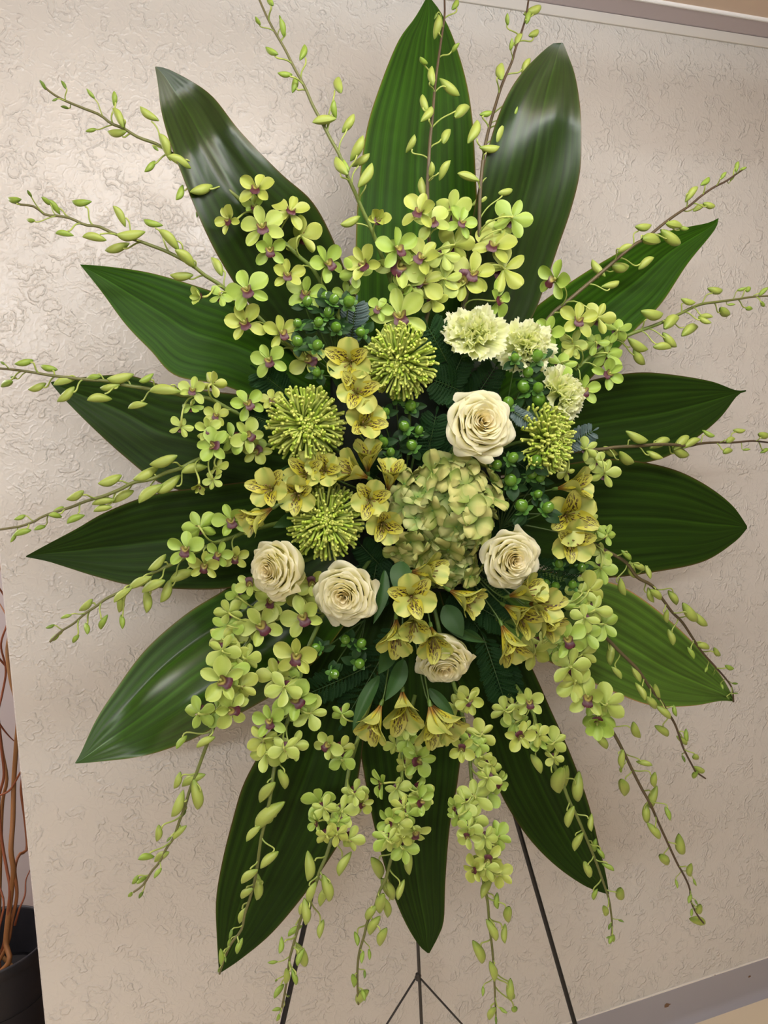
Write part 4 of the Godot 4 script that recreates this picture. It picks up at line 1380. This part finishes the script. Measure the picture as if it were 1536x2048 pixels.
# flowers: px, py of the throat's mouth, radius, facing x, facing y, roll, how far it opens (radians)
func alstroemeria(label: String, w: float, fls: Array, lvs: Array) -> void:
	var p0 := at(fls[0][0], fls[0][1], w)
	var t := thing("alstroemeria", label, "alstroemeria", p0, "")
	var mid := at(830, 1020, 0.27)
	var root := mid + (p0 - mid) * 0.25
	root.z = minf(root.z, 0.30)
	for f in fls:
		var c := at(f[0], f[1], w + rnd(-0.006, 0.01))
		var dir := face_dir(f[3], f[4])
		var R: float = 1.2 * f[2] * per_px(c)
		var open: float = f[6]
		var key := "tepal_%d" % int(open * 10)
		if not K.has(key):
			K[key] = [tepal(false, open), tepal(true, open * 0.86)]
		var size := R / maxf(0.5, 0.62 * sin(open * 0.75) + 0.25)
		var b := frame(dir, f[5])
		var at0 := c - dir * size * 0.55
		var fn := Node3D.new()
		fn.name = "flower"
		fn.transform = Transform3D(b, at0 - p0)
		t.add_child(fn, true)
		for j in 3:
			var bo := Basis(Vector3.BACK, TAU / 3 * j + rnd(-0.12, 0.12)) * Basis(Vector3.RIGHT, rnd(-0.1, 0.1))
			part("outer_tepal", K[key][0], M.tepal_plain, fn, Transform3D(bo.scaled(Vector3.ONE * size * rnd(0.95, 1.05)), Vector3.ZERO))
			var bi := Basis(Vector3.BACK, TAU / 3 * (j + 0.5) + rnd(-0.12, 0.12)) * Basis(Vector3.RIGHT, rnd(-0.08, 0.08))
			part("inner_tepal", K[key][1], M.tepal_fleck, fn, Transform3D(bi.scaled(Vector3.ONE * size * rnd(0.98, 1.08)), Vector3.ZERO))
		var sb := Mb.new()
		for j in 5:
			var a := TAU * j / 5.0 + 0.4
			var e := Vector3(cos(a) * 0.12, sin(a) * 0.12 - 0.06, 0.72 + 0.06 * sin(a * 2.0)) * size
			sb.tube(bez(Vector3(0, 0, 0.05 * size), Vector3(0, 0, 0.35 * size), e * Vector3(0.7, 0.7, 0.8), e, 6), [0.0006, 0.0005, 0.0013], 5, lin(196, 186, 110), lin(120, 96, 52))
		part("stamen", sb.done(), M.stem_green, fn)
		var ob := Mb.new()
		ob.lathe([Vector2(0.0008, -0.012), Vector2(0.0028, -0.009), Vector2(0.0034, -0.003), Vector2(0.0026, 0.001)], 10, lin(92, 120, 48))
		part("ovary", ob.done(), M.stem_green, fn, Transform3D(Basis(Vector3.RIGHT, PI / 2), Vector3.ZERO))
		var q := bez(root - p0, root - p0 + (at0 - root) * 0.35, at0 - p0 - dir * 0.03, at0 - p0 - dir * 0.008, 9)
		var cb := Mb.new()
		cb.tube(q, [0.0019, 0.0012], 6, lin(46, 66, 28), lin(84, 108, 46))
		part("flower_stalk", cb.done(), M.stem_green, t)
	for l in lvs:
		var a := at(l[0], l[1], w - 0.035)
		var e := at(l[2], l[3], w - 0.012 + rnd(-0.008, 0.012))
		var bb := bar(a, e) * Basis(Vector3.UP, rnd(-0.5, 0.5))
		var ln := a.distance_to(e)
		var wd: float = l[4] * per_px(a) / 0.17 * 0.5
		part("leaf", K.lance, M.lance_leaf, t, Transform3D(Basis(bb.x * wd, bb.y * ln, bb.z * ln), a - p0))


func hypericum(label: String, w: float, root: Array, berries: Array) -> void:
	var base := at(root[0], root[1], w - 0.07)
	var t := thing("hypericum_sprig", label, "berry sprig", base, "")
	var sb := Mb.new()
	for f in berries:
		var p := at(f[0], f[1], w + rnd(-0.012, 0.014))
		var R: float = f[2] * per_px(p)
		var dir := (face_dir(rnd(-0.5, 0.5), rnd(0.0, 0.7))).normalized()
		var foot := p - dir * R * 0.9
		sb.tube(bez(Vector3.ZERO, (foot - base) * 0.4 + Vector3(0, 0.004, 0.004), foot - base - dir * 0.02, foot - base, 8), [0.0014, 0.0009], 5, lin(46, 68, 30), lin(76, 104, 44))
		var x := dir.cross(Vector3.UP).normalized()
		var bb := Basis(x, dir, x.cross(dir))
		var bn := part("berry", K.berry, M.berry_green, t, Transform3D(bb.scaled(Vector3.ONE * R), p - base))
		for j in 5:
			var pb := Basis(Vector3.UP, TAU * j / 5.0) * Basis(Vector3.RIGHT, 1.35 + rnd(-0.2, 0.3))
			part("calyx", K.round_leaf, M.calyx_green, bn, Transform3D(pb.scaled(Vector3.ONE * 1.7), Vector3(0, -1.0, 0)))
		for j in 3 if f[2] > 8 else 2:
			var a := rnd(0, TAU)
			var dd := (cam_b * Vector3(cos(a), sin(a), rnd(-0.3, 0.35))).normalized()
			var st := foot - dir * R * rnd(0.3, 1.0)
			var lb := bar(st, st + dd) * Basis(Vector3.UP, rnd(-0.7, 0.7))
			part("leaf", K.round_leaf, M.small_leaf, t, Transform3D(lb.scaled(Vector3(1.25, 1.0, 1.0) * R * rnd(2.2, 3.0)), st - base))
	part("stem", sb.done(), M.stem_green, t)


func fern(label: String, w: float, q: Array, wide: float, grey: bool) -> void:
	var a := at(q[0], q[1], w - 0.03)
	var e := at(q[2], q[3], w + 0.006)
	var t := thing("fern_frond", label, "fern", a, "")
	var mid := (a + e) * 0.5 + cam_b.z * 0.012
	var line := bez(Vector3.ZERO, (mid - a) * 0.66, (mid - a) * 0.66 + (e - a) * 0.33, e - a, 17)
	var b := Mb.new()
	b.tube(line, [0.0012, 0.0005], 5, lin(60, 78, 40), lin(60, 90, 44))
	part("stem", b.done(), M.stem_green, t)
	var ln: float = wide * per_px(a)
	for k in range(1, 16):
		var s := k / 16.0
		var l := ln * (0.35 + 0.65 * sin(PI * pow(1.0 - s, 0.7) * 0.8 + 0.2)) * rnd(0.9, 1.05)
		var tang := (line[k + 1] - line[k - 1]).normalized()
		for sg: float in [-1.0, 1.0]:
			var side := tang.cross(cam_b.z).normalized() * sg
			var y := (side * 0.84 + tang * 0.5 + cam_b.z * rnd(-0.25, 0.15)).normalized()
			var z := (cam_b.z - y * cam_b.z.dot(y)).normalized()
			part("leaflet", K.leaflet, M.fern_grey if grey else M.fern_green, t, Transform3D(Basis(y.cross(z), y, z).scaled(Vector3.ONE * l), line[k]))
	part("leaflet", K.leaflet, M.fern_grey if grey else M.fern_green, t, Transform3D(bar(Vector3.ZERO, line[16] - line[15]).scaled(Vector3.ONE * ln * 0.5), line[16]))


func centre_flowers() -> void:
	rose(957, 850, 66, 0.2, 0.1, 0.0, "largest cream rose, with a brownish heart, between the upper berries and the hydrangea")
	rose(556, 1137, 58, -0.55, -0.1, 1.0, "cream rose turned aside so that its smooth flank shows, below the lowest green chrysanthemum")
	rose(692, 1187, 60, -0.15, -0.15, 2.0, "ruffled cream rose standing above the hanging berry sprig")
	rose(1018, 1117, 58, 0.25, -0.1, 3.0, "tightly spiralled cream rose touching the right flank of the hydrangea")
	rose(888, 1318, 54, 0.05, -0.6, 4.0, "lowest cream rose, half covered by flecked yellow flowers and facing down")
	mum(800, 724, 74, -0.25, -0.3, "green chrysanthemum with long tubes, uppermost of the green ones, under an open orchid", 0)
	mum(612, 850, 78, 0.2, -0.12, "round green chrysanthemum with a dark eye, just below the upper berry sprig", 1)
	mum(650, 1042, 76, 0.2, 0.1, "green chrysanthemum with straight quills spreading from a dark eye, above two cream roses", 2)
	mum(1088, 880, 72, 0.75, -0.1, "pale green chrysanthemum seen side on, below the carnation turned to the right", 0)
	carnation(950, 668, 58, 0.05, 0.45, "front cream carnation with frilled petals spread over dark fern")
	carnation(1052, 692, 54, 0.2, 0.15, "cream carnation tucked behind the front one")
	carnation(1126, 790, 52, 0.72, 0.1, "cream carnation seen side on above the pale green chrysanthemum")
	hydrangea()
	alstroemeria("flecked yellow alstroemeria stem squeezed between the two upper green chrysanthemums", 0.435,
		[[697, 722, 52, -0.1, -0.1, 0, 1.3], [714, 783, 50, 0.1, 0.0, 20, 1.35], [732, 845, 46, 0.35, 0.15, 50, 1.2]], [[690, 780, 655, 730, 18]])
	alstroemeria("dull yellow alstroemeria stem with flecks, under the round chrysanthemum and beside the orchid stalks", 0.425,
		[[610, 945, 46, -0.1, 0.1, 10, 1.3], [650, 938, 40, 0.1, 0.15, 40, 1.2], [537, 975, 46, -0.2, 0.1, -20, 1.3], [592, 988, 42, 0.0, -0.2, 0, 1.2], [512, 1036, 36, -0.75, -0.5, 10, 0.8]],
		[[590, 1030, 545, 1055, 26], [600, 930, 545, 950, 22]])
	alstroemeria("yellow alstroemeria stem with dark red throats seen from the side, left of the hydrangea", 0.44,
		[[741, 1000, 46, 0.1, 0.0, 15, 1.3], [769, 1050, 44, 0.2, -0.25, 40, 1.1], [703, 940, 38, -0.75, 0.35, 0, 0.8], [735, 912, 36, 0.0, 0.75, 20, 0.8], [782, 948, 38, 0.15, 0.8, 0, 0.9]],
		[[700, 1073, 738, 1050, 16]])
	alstroemeria("bright alstroemeria with an open front flower just above the lowest cream rose", 0.45,
		[[824, 1196, 52, 0.0, 0.0, -15, 1.3], [934, 1198, 38, 0.75, -0.35, 0, 0.8], [858, 1142, 36, 0.8, 0.1, 0, 0.75], [793, 1276, 42, 0.0, -0.75, 10, 0.9], [828, 1250, 40, 0.0, -0.5, 30, 1.0], [868, 1284, 42, 0.1, -0.6, 0, 1.0]],
		[[803, 1123, 797, 1193, 42], [769, 1141, 745, 1248, 26], [821, 1229, 850, 1272, 28], [889, 1211, 926, 1273, 44], [884, 1244, 974, 1283, 20]])
	alstroemeria("pale alstroemeria with three trumpets hanging over the bottom orchid stems", 0.45,
		[[746, 1448, 42, -0.35, -0.7, 0, 0.9], [806, 1424, 48, 0.0, -0.65, 20, 0.95], [866, 1456, 40, 0.1, -0.8, 10, 0.75], [892, 1444, 40, 0.6, -0.6, 0, 0.8]],
		[[782, 1286, 756, 1348, 38], [808, 1320, 769, 1402, 36], [758, 1352, 706, 1462, 28], [858, 1377, 908, 1430, 24]])
	alstroemeria("red throated alstroemeria stem fanning out below the tightly spiralled rose", 0.44,
		[[1044, 1232, 46, 0.6, -0.35, 10, 0.9], [1054, 1182, 38, 0.7, 0.3, 0, 0.75], [1088, 1208, 44, 0.5, 0.1, 30, 1.0], [1096, 1248, 40, 0.65, -0.5, 0, 0.85], [1022, 1290, 42, 0.3, -0.75, 10, 0.8]],
		[[930, 1260, 970, 1285, 16]])
	alstroemeria("largest and brightest yellow alstroemeria, flecked brown, in front of the dark streaked leaf", 0.42,
		[[1140, 1030, 60, 0.05, 0.0, 60, 1.3], [1142, 1082, 50, 0.15, -0.25, 10, 1.2], [1152, 970, 38, 0.75, 0.15, 0, 0.85]], [])
	hypericum("green berry sprig beside the bluish fern, above the round chrysanthemum", 0.40, [680, 760],
		[[615, 602, 10], [652, 594, 11], [668, 598, 10], [658, 624, 11], [672, 654, 11], [637, 644, 10], [595, 646, 9], [595, 682, 11], [635, 690, 11], [698, 603, 12], [721, 664, 10], [634, 745, 9]])
	hypericum("green berry sprig in the dark gap above the hydrangea, berries framed by round leaves", 0.39, [810, 990],
		[[798, 792, 11], [821, 811, 12], [808, 852, 11], [766, 884, 11], [823, 890, 11], [771, 824, 9], [781, 904, 9], [838, 860, 9]])
	hypericum("green berry sprig between the largest rose and the carnations", 0.41, [1000, 880],
		[[1074, 711, 13], [1056, 744, 11], [1047, 773, 13], [1076, 775, 11], [1016, 805, 12], [1077, 798, 14], [1030, 715, 9]])
	hypericum("green berry sprig below the pale side-on chrysanthemum, shiniest berries", 0.42, [1000, 1060],
		[[1026, 915, 11], [1073, 920, 11], [994, 929, 10], [1021, 960, 13], [1064, 947, 11], [1080, 955, 10], [1043, 1011, 13], [1096, 1015, 12], [1076, 988, 9]])
	hypericum("loose green berry sprig hanging under the ruffled rose", 0.41, [730, 1240],
		[[691, 1279, 10], [723, 1286, 10], [632, 1296, 10], [719, 1327, 11], [669, 1348, 10]])
	hypericum("dim green berry sprig beside the red throated alstroemeria, right of the spiralled rose", 0.39, [1060, 1150],
		[[1118, 1127, 9], [1163, 1135, 9], [1111, 1172, 9], [1092, 1166, 8], [1145, 1169, 9], [1121, 1203, 8]])
	fern("bluish grey fern frond standing between the berries and the uppermost chrysanthemum", 0.375, [702, 690, 712, 606], 30, true)
	fern("dark fern frond fanned out under the front carnation", 0.37, [912, 760, 856, 655], 46, false)
	fern("dark fern frond lying between the uppermost chrysanthemum and the largest rose", 0.36, [960, 800, 868, 760], 44, false)
	fern("greyish fern tip poking out beside the largest rose", 0.415, [1005, 810, 1066, 852], 20, true)
	fern("small fern frond at the edge of the round chrysanthemum", 0.37, [560, 850, 488, 826], 26, false)
	fern("shadowy grey fern frond right of the pale side-on chrysanthemum", 0.36, [1110, 905, 1186, 862], 26, true)
	fern("drooping fern frond under the lowest rose, nearer the red throated flowers", 0.38, [965, 1270, 1008, 1398], 38, false)
	fern("drooping fern frond beside the leaf that covers the easel leg", 0.37, [1000, 1290, 1024, 1404], 34, false)
	fern("thin fern frond reaching out under the hanging berry sprig", 0.38, [742, 1330, 624, 1384], 34, false)
	fern("dark fern frond in the gap above the round chrysanthemum", 0.355, [590, 800, 516, 742], 36, false)
	fern("dark fern frond behind the spiralled rose and the hydrangea", 0.345, [930, 1010, 1040, 1060], 46, false)
	fern("dark fern frond behind the ruffled rose", 0.345, [760, 1090, 740, 1200], 46, false)
	fern("dark fern frond behind the hanging alstroemeria leaves", 0.355, [800, 1250, 690, 1440], 44, false)
	fern("dark fern frond in the black gap right above the largest rose", 0.355, [925, 835, 990, 735], 36, false)
	fern("dark fern frond between the front carnation and the uppermost chrysanthemum", 0.36, [880, 810, 925, 712], 34, false)
	fern("dark fern frond left of the largest rose", 0.345, [850, 930, 872, 830], 34, false)
	fern("dark fern frond behind the flecked flowers of the round chrysanthemum", 0.345, [720, 960, 770, 880], 36, false)
	fern("dark fern frond between the ruffled rose and the straight quilled chrysanthemum", 0.35, [770, 1140, 722, 1090], 30, false)
	fern("dark fern frond spread between the lowest rose and the red throated flowers", 0.375, [920, 1190, 1012, 1246], 40, false)
	fern("dark fern frond pointing away from the red throated flowers toward the dim berries", 0.36, [1040, 1120, 1150, 1170], 34, false)
	fern("dark fern frond hidden under the spiralled rose", 0.36, [940, 1130, 1010, 1200], 36, false)
	fern("dark fern frond in the shade over the hydrangea", 0.335, [880, 960, 850, 860], 46, false)
	fern("dark fern frond behind the right berry sprigs", 0.345, [1000, 900, 1080, 960], 46, false)
	fern("dark fern frond deep under the flecked yellow flowers", 0.345, [900, 1180, 960, 1260], 46, false)
